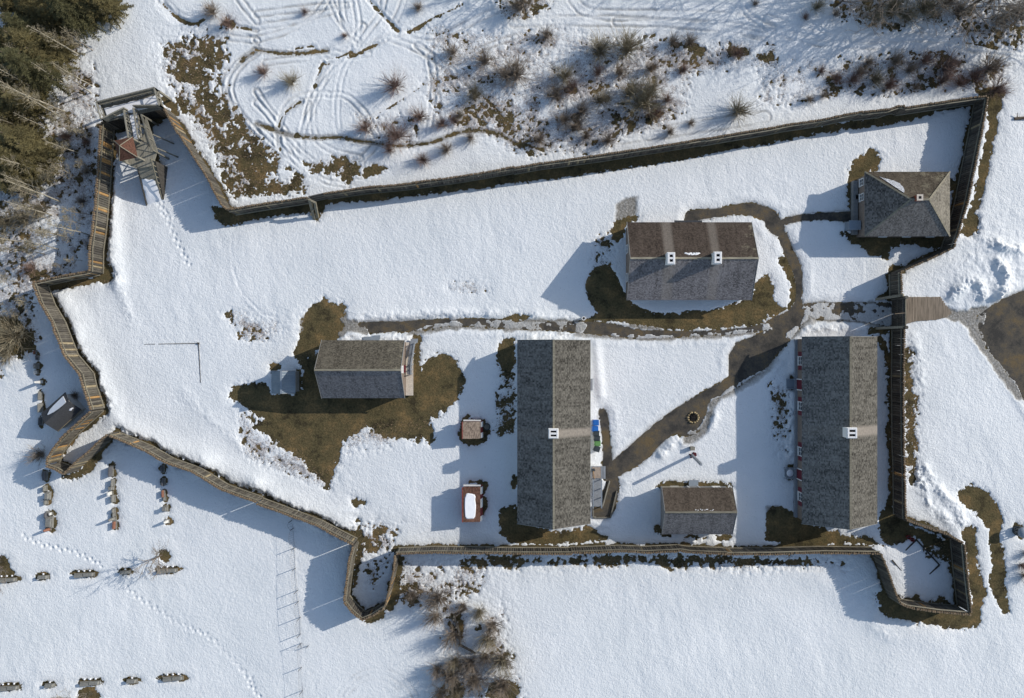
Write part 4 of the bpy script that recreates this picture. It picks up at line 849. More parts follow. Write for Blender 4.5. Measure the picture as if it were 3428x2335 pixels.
# --- red booths
for i, (a_, b_, lb) in enumerate((((1549, 1411), (1608, 1468), 'small square red booth with bare shingles and a dark tub beside it'), ((1549, 1630), (1607, 1747), 'longer red booth with snow lying on its roof'))):
    zt = 1.9; X0, X1, Y0, Y1 = corners(a_, b_, zt); root = empty('red_booth', ((X0+X1)/2, (Y0+Y1)/2, 0), lb, 'booth', None)
    m_ = MB(); m_.add([(X0+.1, Y0+.1, 0), (X1+.22, Y0+.1, 0), (X1+.22, Y1-.02, 0), (X0+.1, Y1-.02, 0), (X0+.1, Y0+.1, zt-.08), (X1-.02, Y0+.1, zt-.3), (X1-.02, Y1-.06, zt-.3), (X0+.1, Y1-.06, zt-.08)],
                      [(3, 2, 1, 0), (4, 5, 6, 7), (0, 1, 5, 4), (1, 2, 6, 5), (2, 3, 7, 6), (3, 0, 4, 7)])
    m_.build('wall', M['wallred'], root, root)
    L_ = Y1-Y0
    pans = ((.18, .3), (.82, .3)) if i == 0 else ((.08, .14), (.52, .26), (.88, .2))
    for c, f in pans:
        m_ = MB(); yy0, yy1 = Y0+L_*(c-f/2), Y0+L_*(c+f/2)
        m_.add([(X1+.20, yy0, .9), (X1+.03, yy0, zt-.3), (X1+.03, yy1, zt-.3), (X1+.20, yy1, .9), (X1+.26, yy0, .9), (X1+.09, yy0, zt-.28), (X1+.09, yy1, zt-.28), (X1+.26, yy1, .9)],
               [(0, 1, 2, 3), (7, 6, 5, 4), (4, 5, 1, 0), (5, 6, 2, 1), (6, 7, 3, 2), (7, 4, 0, 3)])
        m_.build('window', M['wallwhite'], root, root)
    m_ = MB(); m_.add([(X0, Y0, zt+.12), (X1, Y0, zt-.12), (X1, Y1, zt-.12), (X0, Y1, zt+.12), (X0, Y0, zt+.05), (X1, Y0, zt-.19), (X1, Y1, zt-.19), (X0, Y1, zt+.05)], [(0, 1, 2, 3), (7, 6, 5, 4), (4, 5, 1, 0), (5, 6, 2, 1), (6, 7, 3, 2), (7, 4, 0, 3)])
    rf = m_.build('roof', M['BR'] if i == 0 else M['wallred'], root, root) if 'BR' in M else m_.build('roof', shingle('booth_shingles', (.25, .195, .15) if i == 0 else (.13, .07, .05), .45, 'y'), root, root)
    m_ = MB(); m_.bar((X0-.04, Y0, zt+.08), (X0-.04, Y1, zt+.08), .07, .2); m_.build('fascia', M['wallred'], root, root)
    m_ = MB(); m_.box(((X0+X1)/2+.05, Y1+.10, 1.3), (X1-X0, .12, .5)); m_.build('white_sill', M['wallwhite'], root, root)
    if i == 1:
        m_ = MB(); rn = random.Random(2); p_ = []
        for k in range(26):
            q = k/26*2*math.pi; ex = abs(math.cos(q))**.4*math.copysign(1, math.cos(q)); ey = abs(math.sin(q))**.4*math.copysign(1, math.sin(q))
            p_.append(((X0+X1)/2-.14+ex*.6*rn.uniform(.9, 1.05), (Y0+Y1)/2-.15+ey*1.32*rn.uniform(.93, 1.04)))
        m_.add([(x, y, zt-(x-(X0+X1)/2)*.13+.0) for x, y in p_]+[((X0+X1)/2-.14+(x-(X0+X1)/2+.14)*.86, (Y0+Y1)/2-.15+(y-(Y0+Y1)/2+.15)*.93, zt-(x-(X0+X1)/2)*.13+.1) for x, y in p_], [(k, (k+1) % 26, 26+(k+1) % 26, 26+k) for k in range(26)]+[tuple(range(26, 52))])
        m_.build('snow_patch', M['snowp'], rf, root, smooth=False)

# --- hip-roofed blockhouse
ze, zr = 2.9, 5.75; X0, X1, Y0, Y1 = corners((2895, 574), (3180, 790), ze)
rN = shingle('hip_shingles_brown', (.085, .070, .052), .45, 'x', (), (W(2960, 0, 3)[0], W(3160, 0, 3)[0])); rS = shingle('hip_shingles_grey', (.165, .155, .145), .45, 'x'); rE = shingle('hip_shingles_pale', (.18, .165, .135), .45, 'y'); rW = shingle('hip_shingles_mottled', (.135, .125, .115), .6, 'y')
root = empty('blockhouse', ((X0+X1)/2, (Y0+Y1)/2, 0), 'hip-roofed square blockhouse with a small brick chimney inside the northeast corner of the palisade', 'blockhouse')
m_ = MB(); wallbox(m_, X0+.25, X1-.25, Y0+.25, Y1-.25, 0, ze-.03); m_.build('wall', M['wallbrown'], root, root)
hd = (Y1-Y0)/2; ra, rb = X0+hd+.15, X1-hd-.15; yc = (Y0+Y1)/2; m_ = MB()
v = [(X0, Y0, ze), (X1, Y0, ze), (X1, Y1, ze), (X0, Y1, ze), (ra, yc, zr), (rb, yc, zr)]+[(X0, Y0, ze-.12), (X1, Y0, ze-.12), (X1, Y1, ze-.12), (X0, Y1, ze-.12)]
m_.add(v, [(2, 3, 4, 5)], 0); m_.add(v, [(0, 1, 5, 4)], 1); m_.add(v, [(1, 2, 5)], 2); m_.add(v, [(3, 0, 4)], 3); m_.add(v, [(9, 8, 7, 6), (0, 6, 7, 1), (1, 7, 8, 2), (2, 8, 9, 3), (3, 9, 6, 0)], 1)
roof = m_.build('roof', [rN, rS, rE, rW], root, root)
m_ = MB(); c4 = [(X0, Y0), (X1, Y0), (X1, Y1), (X0, Y1)]
for (x, y), rx in zip(c4, (ra, rb, rb, ra)): m_.bar((x, y, ze+.03), (rx, yc, zr+.03), .16, .05)
m_.bar((ra, yc, zr+.04), (rb, yc, zr+.04), .2, .05); m_.build('ridge_cap', M['rail'], roof, root)
x, y = W(3081, 661, 6.1); m_ = MB(); m_.box((x-.1, y, 5.6), (.55, .55, 1.2)); cb = m_.build('chimney', M['brick'], roof, root)
m_ = MB(); m_.box((x-.1, y, 6.24), (.62, .62, .09)); m_.build('chimney_cap', M['clap'], roof, root); m_ = MB(); m_.box((x-.1, y, 6.29), (.26, .26, .03)); m_.build('flue', M['soot_and_shade'], roof, root)
sx0, sy0 = W(2943, 591, 3.4); sx1, sy1 = W(3025, 645, 5.1); m_ = MB(); dxy = Vector((sx1-sx0, sy1-sy0)); nn = Vector((dxy.y, -dxy.x)).normalized(); top = []; bot = []
rn = random.Random(5)
def hipz(x, y): return ze+(zr-ze)*min(1, (Y1-y)/hd)
pp = [(sx0+dxy.x*t, sy0+dxy.y*t) for t in np.linspace(0, 1, 14)]+[(sx0+dxy.x*t-nn.x*.75*math.sin(t**1.5*3.0)**.8*rn.uniform(.85, 1.1), sy0+dxy.y*t-nn.y*.75*math.sin(t**1.5*3.0)**.8*rn.uniform(.85, 1.1)) for t in np.linspace(.97, .03, 14)]
k = len(pp); m_.add([(x, y, hipz(x, y)+.0) for x, y in pp]+[(x, y, hipz(x, y)+.09) for x, y in pp], [(i, (i+1) % k, k+(i+1) % k, k+i) for i in range(k)]+[tuple(range(k, 2*k)), tuple(range(2*k-1, k-1, -1))]); m_.build('snow_patch', M['snowp'], roof, root)
m_ = MB(); x, y = W(2861, 753, 1.4); m_.box((x, y, 1.5), (1.25, .98, .08)); m_.box((x, y, .75), (1.1, .85, 1.45)); m_.build('entry_hood', M['metal'], root, root)
opening(root, 'window', X0+.25, W(0, 660, 1.5)[1], 1.6, .8, 1.0, 'W'); opening(root, 'window', X0+.25, W(0, 610, 1.5)[1], 1.6, .8, 1.0, 'W')
for px in (2960, 3040, 3120): opening(root, 'window', W(px, 0, 1.5)[0], Y0+.25, 1.6, .8, 1.0, 'S'); opening(root, 'window', W(px, 0, 1.5)[0], Y1-.25, 1.6, .8, 1.0, 'N')
m_ = MB(); m_.box((X0-.1, yc, .35), (.5, Y1-Y0-1.0, .7)); m_.build('plinth_boards', M['wallgrey'], root, root)
m_ = MB(); x, y = W(2872, 660, .4); m_.box((x-.1, y, .35), (.5, .5, .7)); b_ = m_.build('window_well', M['clap'], root, root); m_ = MB(); m_.box((x-.1, y, .71), (.3, .36, .02)); m_.build('well_opening', M['soot_and_shade'], root, root)  # near-black plate paints the shade inside the well

# --- dark-roofed hut outside the west palisade
def rect_from(c1, c2, c3, z): return [W(100+q[0]/4.397, 1280+q[1]/4.397, z) for q in (c1, c2, c3)]
ze, zr = 1.7, 2.7
e1a, e1b, e2a, e2b = [Vector((*W(100+a_/4.397, 1280+b_/4.397, ze), ze)) for a_, b_ in ((520, 140), (165, 455), (760, 400), (410, 720))]
ra, rb = (e1a+e2a)/2, (e1b+e2b)/2; ra.z = rb.z = zr
root = empty('hut', ((ra.x+rb.x)/2, (ra.y+rb.y)/2, 0), 'dark asphalt-roofed hut with white walls squeezed against the outside of the west palisade', 'hut')
cen = (e1a+e1b+e2a+e2b)/4
wl = [cen+(q-cen)*.88 for q in (e1a, e1b, e2b, e2a)]; m_ = MB(); m_.prism([(q.x, q.y) for q in wl], 0, ze-.04)
for a_, b_, r_ in ((wl[0], wl[3], ra), (wl[1], wl[2], rb)):
    rr = cen+(Vector((r_.x, r_.y, ze))-cen)*.88; m_.add([(a_.x, a_.y, ze-.05), (b_.x, b_.y, ze-.05), (rr.x, rr.y, zr-.16)], [(0, 1, 2), (2, 1, 0)])
m_.build('wall', M['wallwhite'], root, root)
m_ = MB()
for a_, b_ in ((e1a, e1b), (e2a, e2b)):
    u = (rb-ra).cross(a_-ra).normalized(); u = u if u.z > 0 else -u
    tp = [a_, b_, rb, ra]; m_.add(tp+[q-u*.08 for q in tp], [(0, 1, 2, 3), (3, 2, 1, 0), (7, 6, 5, 4), (4, 5, 1, 0), (5, 6, 2, 1), (6, 7, 3, 2), (7, 4, 0, 3)])
roof = m_.build('roof', M['asphalt_roof'], root, root)
def onroof(f, g, up): # f along, g from ridge to NW eave
    q = (ra.lerp(rb, f)).lerp(e1a.lerp(e1b, f), g); return (q.x, q.y, q.z+up)
pp = [(.08, .12), (.1, .8), (.25, .78), (.45, .75), (.65, .7), (.8, .45), (.78, .38), (.6, .22), (.4, .13), (.2, .1)]
m_ = MB(); k = len(pp); m_.add([onroof(f, g, 0) for f, g in pp]+[onroof(f, g, .1) for f, g in pp], [(i, (i+1) % k, k+(i+1) % k, k+i) for i in range(k)]+[tuple(range(k, 2*k)), tuple(range(2*k-1, k-1, -1))])
def onroof2(f, g, up):
    q = (ra.lerp(rb, f)).lerp(e2a.lerp(e2b, f), g); return (q.x, q.y, q.z+up)
for f, g in ((.12, .5), (.17, .47), (.2, .5)): m_.blob(onroof2(f, g, .02), (.16, .08, .05), 7, seed=int(f*100))
m_.build('snow_patch', M['snowp'], roof, root)
m_ = MB(); q = e2a.lerp(e2b, .6); m_.bar((e2a.x, e2a.y, ze-.06), (e2b.x, e2b.y, ze-.06), .05, .14); m_.build('fascia', M['logY'], root, root)
# ------------------------------------------------------------------ watch platform, covered stair and ramp in the northwest bastion
def A(x, y, z): return Vector(((x-CX)*U, -(y-CY)*U, z))            # true plan position
tm = M['timber']
root = empty('watch_platform', A(490, 460, 0), 'raised timber watch platform over the northwest palisade corner, snow on its deck', 'watch platform')
pl = [A(388, 380, 0), A(572, 334, 0), A(588, 389, 0), A(402, 433, 0)]; zd = 3.3
m_ = MB(); m_.prism([(q.x, q.y) for q in pl], zd-.15, zd); m_.build('deck', tm, root, root)
wk = [A(474, 405, 0), A(504, 398, 0), A(520, 492, 0), A(490, 500, 0)]
m_ = MB(); m_.prism([(q.x, q.y) for q in wk], zd-.16, zd-.01); m_.build('walkway', tm, root, root)
def inset(p, f):
    c = sum(p, Vector())/len(p); return [c+(q-c)*f for q in p]
sn = MB(); ip = []
rn = random.Random(3)
def patch(m_, c, z, th, jit=.06):
    k = len(c); b_ = []
    for i in range(k):
        a_, d_ = c[i], c[(i+1) % k]; n = max(1, int((d_-a_).length/.35))
        for j in range(n): q = a_.lerp(d_, j/n); b_.append((q.x+rn.uniform(-jit, jit), q.y+rn.uniform(-jit, jit)))
    n = len(b_); cx = sum(x for x, y in b_)/n; cy = sum(y for x, y in b_)/n
    sa = sum(b_[i][0]*b_[(i+1) % n][1]-b_[(i+1) % n][0]*b_[i][1] for i in range(n))
    if sa < 0: b_ = b_[::-1]
    m_.add([(x, y, z) for x, y in b_]+[(cx+(x-cx)*.96, cy+(y-cy)*.96, z+th) for x, y in b_], [(i, (i+1) % n, n+(i+1) % n, n+i) for i in range(n)]+[tuple(range(n, 2*n))])
patch(sn, [A(396, 391, 0), A(566, 349, 0), A(577, 380, 0), A(408, 424, 0)], zd, .13); patch(sn, [A(478, 410, 0), A(502, 404, 0), A(516, 488, 0), A(494, 494, 0)], zd-.01, .1)
sn.build('snow_patch', M['snowp'], root, root)
def parapet(a_, b_, z0, hh, boards=True):
    m_ = MB(); a_, b_ = Vector((a_.x, a_.y, z0)), Vector((b_.x, b_.y, z0)); d = b_-a_; n = max(1, int(round(d.length/1.2)))
    m_.bar(a_+Vector((0, 0, hh)), b_+Vector((0, 0, hh)), .14, .09)
    if boards:
        for k_ in range(3): m_.bar(a_+Vector((0, 0, .2+.3*k_)), b_+Vector((0, 0, .2+.3*k_)), .05, .24)
    else: m_.bar(a_+Vector((0, 0, .12)), b_+Vector((0, 0, .12)), .08, .08)
    for i in range(n+1): q = a_.lerp(b_, i/n); m_.bar(q, q+Vector((0, 0, hh)), .12, .12)
    if not boards:
        for i in range(n):
            p_, q = a_.lerp(b_, i/n), a_.lerp(b_, (i+1)/n); m_.bar(p_+Vector((0, 0, .1)), q+Vector((0, 0, hh-.05)), .05, .06); m_.bar(p_+Vector((0, 0, hh-.05)), q+Vector((0, 0, .1)), .05, .06)
    return m_
a0, a1, a2, a3 = pl
parapet(a0, a1, zd, 1.2).build('parapet', tm, root, root); parapet(a1, a2, zd, 1.2, False).build('parapet', tm, root, root); parapet(a0, a3, zd, 1.2, False).build('parapet', tm, root, root)
parapet(a3, wk[0]+Vector((0, .25, 0)), zd, 1.1).build('parapet', tm, root, root); parapet(wk[1]+Vector((0, .25, 0)), a2, zd, 1.1).build('parapet', tm, root, root)
m_ = MB(); d = (a1-a0); nrm = Vector((-d.y, d.x, 0)).normalized()
for off, z in ((.28, zd+1.05), ): m_.bar(a0+nrm*off*-1+Vector((0, 0, z)), a1+nrm*off*-1+Vector((0, 0, z)), .08, .06)
m_.build('inner_rail', M['rail'], root, root)
# boarded south face below the deck (in the shade of the platform)
m_ = MB()
for p_, q in ((a3, wk[0]), (wk[1], a2)):
    n = int((q-p_).length/.26)
    for i in range(n): c = p_.lerp(q, (i+.5)/n); m_.bar((c.x, c.y, 0), (c.x, c.y, zd-.16), .2, .06)
m_.build('skirt_boards', M['logD'], root, root)
parapet(wk[0], wk[3], zd, 1.1, False).build('railing', tm, root, root); parapet(wk[1], wk[2], zd, 1.1, False).build('railing', tm, root, root)
m_ = MB()
for q in (wk[3], wk[2], wk[0].lerp(wk[3], .5), wk[1].lerp(wk[2], .5), a0, a1): m_.bar((q.x, q.y, -.1), (q.x, q.y, zd-.1), .2, .2)
m_.build('post', tm, root, root)
# outer truss, east of the walkway, running down to the ramp
root2 = empty('ramp_tower', A(510, 560, 0), 'small square stair tower with a red pyramid roof above a snowy plank ramp', 'tower')
tr = [A(531, 420, 0), A(566, 532, 0)]
m_ = parapet(tr[0], tr[1], zd, 1.2, False)
for t_ in (0, 1): q = tr[0].lerp(tr[1], t_); m_.bar((q.x, q.y, -.1), (q.x, q.y, zd), .16, .16)
for t_ in (.45, .85): q = tr[0].lerp(tr[1], t_); m_.bar((q.x, q.y, 2.9), (q.x+1.2, q.y-.35, 0), .12, .12)
m_.build('truss', tm, root2, root2)
# landing
ld = [A(458, 508, 0), A(516, 496, 0), A(566, 530, 0), A(552, 575, 0), A(500, 585, 0), A(474, 572, 0)]
m_ = MB(); m_.prism([(q.x, q.y) for q in ld], zd-.2, zd-.02); m_.prism([(q.x, q.y) for q in (A(516, 494, 0), A(531, 420, 0), A(568, 532, 0))], zd-.3, zd-.21); m_.build('landing', tm, root2, root2)
ap = [A(455.6, 509, 5.3), A(514.6, 496.8, 5.3), A(530, 561, 5.3), A(472.6, 573.7, 5.3)]; apx = sum(ap, Vector())/4; apx.z = 6.7
m_ = MB(); m_.add([*ap, apx]+[q-Vector((0, 0, .1)) for q in ap], [(1, 0, 4), (2, 1, 4), (3, 2, 4), (0, 3, 4), (5, 6, 7, 8), (0, 1, 6, 5), (1, 2, 7, 6), (2, 3, 8, 7), (3, 0, 5, 8)]); rf = m_.build('roof', M['roofred'], root2, root2)
m_ = MB()
for q in ap: m_.bar(q+Vector((0, 0, .02)), apx+Vector((0, 0, .02)), .07, .03)
m_.build('hip_cap', M['rail'], rf, root2)
m_ = MB(); ins = inset([Vector((q.x, q.y, 0)) for q in ap], .88)
for q in ins: m_.bar((q.x, q.y, -.1), (q.x, q.y, 5.25), .16, .16)
for i in range(4):
    p_, q = ins[i], ins[(i+1) % 4]
    m_.bar((p_.x, p_.y, 5.15), (q.x, q.y, 5.15), .12, .14)
    if i != 1: 
        for z0, z1 in ((.2, 1.6), (1.7, 3.0)): m_.bar((p_.x, p_.y, z0), (q.x, q.y, z1), .08, .08); m_.bar((p_.x, p_.y, z1), (q.x, q.y, z0), .08, .08)
m_.build('frame', tm, root2, root2)
m_ = MB()
for i in (0, 3):
    p_, q = ins[i], ins[(i+1) % 4]
    for k_ in range(4): m_.bar((p_.x, p_.y, zd+.2+.28*k_), (q.x, q.y, zd+.2+.28*k_), .04, .24)
m_.build('side_boards', tm, root2, root2)
# ramp
ra_, rb_, rc_, rd_ = A(500, 575, zd-.05), A(560, 560, zd-.05), A(547, 668, .06), A(491, 688, .06)
m_ = MB(); m_.add([ra_, rb_, rc_, rd_]+[q-Vector((0, 0, .08)) for q in (ra_, rb_, rc_, rd_)], [(3, 2, 1, 0), (4, 5, 6, 7), (0, 1, 5, 4), (1, 2, 6, 5), (2, 3, 7, 6), (3, 0, 4, 7)]); rp = m_.build('ramp', tm, root2, root2)
for p_, q, n_ in ((ra_, rd_, 'l'), (rb_, rc_, 'r')):
    m_ = MB(); m_.add([(p_.x, p_.y, 0), (q.x, q.y, 0), (q.x, q.y, q.z+.12), (p_.x, p_.y, p_.z+.12)]+[(p_.x+.1, p_.y, 0), (q.x+.1, q.y, 0), (q.x+.1, q.y, q.z+.12), (p_.x+.1, p_.y, p_.z+.12)], [(3, 2, 1, 0), (4, 5, 6, 7), (0, 1, 5, 4), (1, 2, 6, 5), (2, 3, 7, 6), (3, 0, 4, 7)])
    m_.build('ramp_side', M['logD'], root2, root2)
m_ = MB(); up = Vector((0, 0, 1.1)); e_ = rb_.lerp(rc_, .62); m_.bar(rb_+up, rc_+Vector((0, 0, .35)), .09, .12); 
for i in range(6): q = rb_.lerp(rc_, i/7); m_.bar(q, q+up*(1-.7*i/7), .09, .09)
m_.build('handrail', M['rail'], root2, root2)
m_ = MB(); c0, c1, c2, c3 = [ra_.lerp(rd_, .33)+Vector((.15, 0, .02)), rb_.lerp(rc_, .42)+Vector((-.3, 0, .02)), rc_.lerp(rd_, .08)+Vector((0, 0, .02)), rd_.lerp(rc_, .1)+Vector((0, 0, .02))]
G_ = [[c0.lerp(c1, i/6).lerp(c3.lerp(c2, i/6), j/9)+Vector((rn.uniform(-.05, .05), rn.uniform(-.05, .05), rn.uniform(.05, .12) if 0 < i < 6 and 0 < j < 9 else 0)) for i in range(7)] for j in range(10)]
m_.add([q for r_ in G_ for q in r_], [(j*7+i, (j+1)*7+i, (j+1)*7+i+1, j*7+i+1) for j in range(9) for i in range(6)]); m_.build('snow_patch', M['snowp'], rp, root2, smooth=True)

# ------------------------------------------------------------------ timber brace and blind door in the north wall
a_, b_ = W(1031, 657, 3), W(1080, 646, 3)
root = empty('timber_brace', (a_[0]+.5, a_[1]-1.5, 0), 'A-shaped grey timber brace leaning against the north palisade from a patch of bare ground', 'brace')
f1, f2 = W(1052, 733, 0), W(1064, 727, 0)
m_ = MB(); t1, t2 = (W(1033, 668, 2.9), 2.9), (W(1056, 675, 2.6), 2.6)
m_.bar((*f1, 0), (*W(1036, 667, 2.9), 2.9), .28, .2); m_.bar((*f2, 0), (*W(1054, 676, 2.7), 2.7), .24, .2)
m_.bar((*W(1036, 668, 2.8), 2.8), (*W(1056, 677, 2.6), 2.6), .2, .2); m_.bar((*W(1044, 705, 1.5), 1.5), (*W(1058, 690, 1.6), 1.6), .2, .18); m_.bar((*W(1040, 715, .15), .15), (*f2, .12), .3, .2)
m_.build('brace_timbers', M['rail'], root, root)
root = empty('sally_door', ((a_[0]+b_[0])/2, (a_[1]+b_[1])/2, 0), 'smooth boarded door filling the gap in the north palisade beside the timber brace', 'door')
m_ = MB(); d = Vector((b_[0]-a_[0], b_[1]-a_[1], 0)); m_.box(((a_[0]+b_[0])/2, (a_[1]+b_[1])/2, 1.42), (d.length, .12, 2.84), math.atan2(d.y, d.x)); m_.build('door_leaf', M['logD'], root, root)
m_ = MB()
for z in (.5, 1.5, 2.5): m_.box(((a_[0]+b_[0])/2+.02, (a_[1]+b_[1])/2-.1, z), (d.length-.1, .06, .16), math.atan2(d.y, d.x))
m_.build('batten', M['timber'], root, root)

# ------------------------------------------------------------------ gate and plank bridge
def Gp(x, y, z): return (*P('G', x, y, z), z)
root = empty('fort_gate', Gp(700, 1000, 0), 'closed two-leaf timber gate in the east palisade facing the plank bridge', 'gate')
gx = W(3028, 0, 3.05)[0]; y0, y1, ym = P('G', 0, 725, 3)[1], P('G', 0, 1290, 3)[1], P('G', 0, 1015, 3)[1]
for a_, b_ in ((y0, ym+.04), (ym-.04, y1)):
    m_ = MB(); m_.box((gx, (a_+b_)/2, 1.55), (.1, abs(a_-b_), 3.0)); lf = m_.build('gate_leaf', M['logD'], root, root)
    m_ = MB(); lo, hi = min(a_, b_), max(a_, b_)
    for z in (.3, 1.6, 2.9): m_.bar((gx-.09, lo+.05, z), (gx-.09, hi-.05, z), .07, .16)
    for k_ in range(5): m_.bar((gx-.08, lo+.1+(hi-lo-.5)*k_/5, .4), (gx-.08, lo+.4+(hi-lo-.5)*k_/5, 2.8), .04, .09)
    m_.build('gate_brace', M['logG'], lf, root)
for y in (y0+.12, y1-.12):
    m_ = MB(); m_.tube((gx+.05, y, -.1), (gx+.05, y, 3.5), .19, .17, 10); m_.build('gate_post', M['logG'], root, root)
m_ = MB(); m_.bar((gx+.08, y0+.1, 3.1), (gx+.08, y1-.1, 3.1), .08, .16); m_.build('lintel', M['rail'], root, root)
for (ax_, ay), (bx_, by), lb in (((185, 740), (760, 650), 'north'), ((205, 1330), (800, 1300), 'south')):
    r3 = empty('gate_buttress', Gp(ax_, ay, 0), 'slanting grey timber buttress propping the %s side of the gate' % ('upper' if lb == 'north' else 'lower'), 'buttress', None)
    m_ = MB(); p_, q = Vector(Gp(ax_, ay, .0)), Vector(Gp(bx_, by, 3.1)); m_.bar(p_, q, .26, .2); m_.build('prop', M['rail'], r3, r3)
    m_ = MB(); s_ = Vector((q.x, q.y, 0)); m_.bar((p_.x+.2, p_.y, .1), (q.x-.2, q.y, .1), .22, .16); m_.bar(p_.lerp(q, .5), (q.x-.25, q.y, .4), .14, .12); m_.build('ground_sill', M['timber'], r3, r3)
mp_, t_, b2 = mat('bridge_planks', .85, .15); p = pos(t_)
f = noise(t_, scl(t_, p, (7, .5, 1)), 1.6, 4); t_.links.new(ramp(t_, f, [(.3, (.16, .13, .095)), (.5, (.27, .22, .165)), (.7, (.36, .29, .22))]), b2.inputs['Base Color']); bump(t_, b2, f, .4, .03)
root = empty('plank_bridge', Gp(1200, 950, 0), 'weathered plank bridge leading out of the gate to the gravel yard', 'bridge')
m_ = MB(); xx = gx+.25; xe = Gp(1710, 0, 0)[0]; i = 0
def yl(x): 
    g_ = (x/U+CX-2900)*6.0875; return (P('G', 0, np.interp(g_, [775, 1500, 1600, 1710], [690, 690, 850, 985]))[1], P('G', 0, np.interp(g_, [800, 1000, 1400, 1620, 1710], [1240, 1185, 1160, 1100, 1040]))[1])
while xx < xe-.1:
    wd_ = random.uniform(.13, .19); a_, b_ = yl(xx+wd_/2)
    m_.box((xx+wd_/2, (a_+b_)/2, .17+random.uniform(-.008, .008)), (wd_-.02, abs(a_-b_)+random.uniform(-.05, .05), .05)); xx += wd_
m_.build('planks', mp_, root, root)
m_ = MB(); 
for y in (P('G', 0, 760)[1], P('G', 0, 950)[1], P('G', 0, 1090)[1]): m_.bar((gx+.3, y, .08), (Gp(1560, 0, 0)[0], y, .08), .2, .12)
m_.build('bearer', M['logD'], root, root)

# ------------------------------------------------------------------ landing and ramp at the west barracks
def Q(x, y, z): return Vector((*W(1940+x/3.957, 1360+y/3.957, z), z))
root = empty('entry_deck', Q(230, 1000, 0), 'grey decked landing with a railed ramp on the east side of the western barracks', 'deck')
m_ = MB(); c = [Q(152, 792, .55), Q(345, 792, .55), Q(345, 958, .55), Q(152, 958, .55)]; m_.prism([(q.x, q.y) for q in c], .47, .55); 
n = 10
for i in range(n): a_ = Q(152+193*i/n, 792, .57); m_.bar((a_.x+.03, c[0].y, .575), (a_.x+.03, c[2].y, .575), .11, .03)
dk = m_.build('landing', M['deckgrey'], root, root)
m_ = MB(); m_.box(((Q(165, 0, .6).x+Q(285, 0, .6).x)/2, (c[0].y+c[2].y)/2, .61), (.9, 1.15, .03)); m_.build('door_mat', simple('tan_planks', (.33, .27, .22), .2, 5), dk, root)
m_ = MB(); c = [Q(168, 960, .52), Q(290, 960, .52), Q(290, 1325, .12), Q(168, 1325, .12)]; m_.add(c+[q-Vector((0, 0, .07)) for q in c], [(3, 2, 1, 0), (4, 5, 6, 7), (0, 1, 5, 4), (1, 2, 6, 5), (2, 3, 7, 6), (3, 0, 4, 7)]); m_.build('ramp', M['deckgrey'], root, root)
for x in (172, 283):
    m_ = MB(); a_, b_ = Q(x, 965, .52), Q(x, 1325, .12); up = Vector((0, 0, .9)); m_.bar(a_+up, b_+up, .1, .06); m_.bar(a_+up*.5, b_+up*.5, .05, .06)
    for i in range(4): q = a_.lerp(b_, i/3); m_.bar(q-Vector((0, 0, .3)), q+up, .09, .09)
    m_.build('railing', M['metal'], root, root)
for nm, lb, pts in (('timber_kerb', 'short diagonal timber kerb beside the ramp of the western barracks', ((398, 985), (308, 1318), (288, 1320))), ('timber_kerb', 'long timber kerb closing the gravel pad south of the ramp', ((495, 1120), (410, 1470), (185, 1475), (180, 1330)))):
    m_ = MB(); qs = [Q(x, y, .12) for x, y in pts]
    for a_, b_ in zip(qs, qs[1:]): m_.bar(a_, b_, .13, .24)
    tag(m_.build(nm, M['timber']), lb, 'kerb', 'timber kerbs')
# trash carts
def cart(x, y, rz, mt, lb, lidm=None):
    r = empty('trash_cart', (x, y, 0), lb, 'trash cart', 'trash carts beside the western barracks')
    m_ = MB(); a_, b_ = .23, .26
    m_.add([(-a_, -b_, .08), (a_, -b_, .08), (a_, b_, .08), (-a_, b_, .08), (-a_-.06, -b_-.03, .98), (a_+.05, -b_-.03, .98), (a_+.05, b_+.03, .98), (-a_-.06, b_+.03, .98)], [(3, 2, 1, 0), (4, 5, 6, 7), (0, 1, 5, 4), (1, 2, 6, 5), (2, 3, 7, 6), (3, 0, 4, 7)])
    m_.build('body', mt, r)
    m_ = MB(); m_.box((0, 0, 1.02), (.64, .60, .05)); m_.box((.02, 0, 1.055), (.5, .46, .03)); m_.build('lid', lidm or mt, r, bevel=.015)
    m_ = MB(); m_.bar((-.36, -.2, 1.0), (-.36, .2, 1.0), .04, .04); m_.bar((-.3, -.18, .98), (-.36, -.18, 1.0), .04, .04); m_.bar((-.3, .18, .98), (-.36, .18, 1.0), .04, .04); m_.build('handle', mt, r)
    for s in (-.25, .25): m_ = MB(); m_.tube((-.22, s-.03, .12), (-.22, s+.03, .12), .12, n=10); m_.build('wheel', M['black'], r)
    r.rotation_euler = (0, 0, rz)
for zx, zy, rz, mt, lb in ((218, 215, .03, 'blue', 'blue wheeled trash cart at the north end of the row'), (210, 296, .0, 'blue', 'second blue wheeled trash cart, next to the black ones'),
    (222, 358, -.03, 'black', 'black wheeled cart directly south of the blue ones'), (233, 424, -.05, 'black', 'black wheeled cart just north of the green one'),
    (240, 488, .0, 'green', 'only green-lidded wheeled trash cart'), (232, 562, -.3, 'black', 'black wheeled cart at the south end, turned askew')):
    q = Q(zx, zy, 1.0); cart(q.x, q.y, rz, M[mt], lb)
a_, b_ = Q(165, 835, .64), Q(200, 962, .64); r = empty('snow_shovel', a_, 'orange-handled snow shovel lying on the landing of the western barracks', 'shovel')
m_ = MB(); m_.box((a_.x+.12, a_.y-.05, .66), (.36, .3, .05), .2); m_.build('blade', M['black'], r, r); m_ = MB(); m_.tube((a_.x+.14, a_.y-.15, .68), (b_.x, b_.y, .68), .025, n=6); m_.build('shaft', M['logO'], r, r)

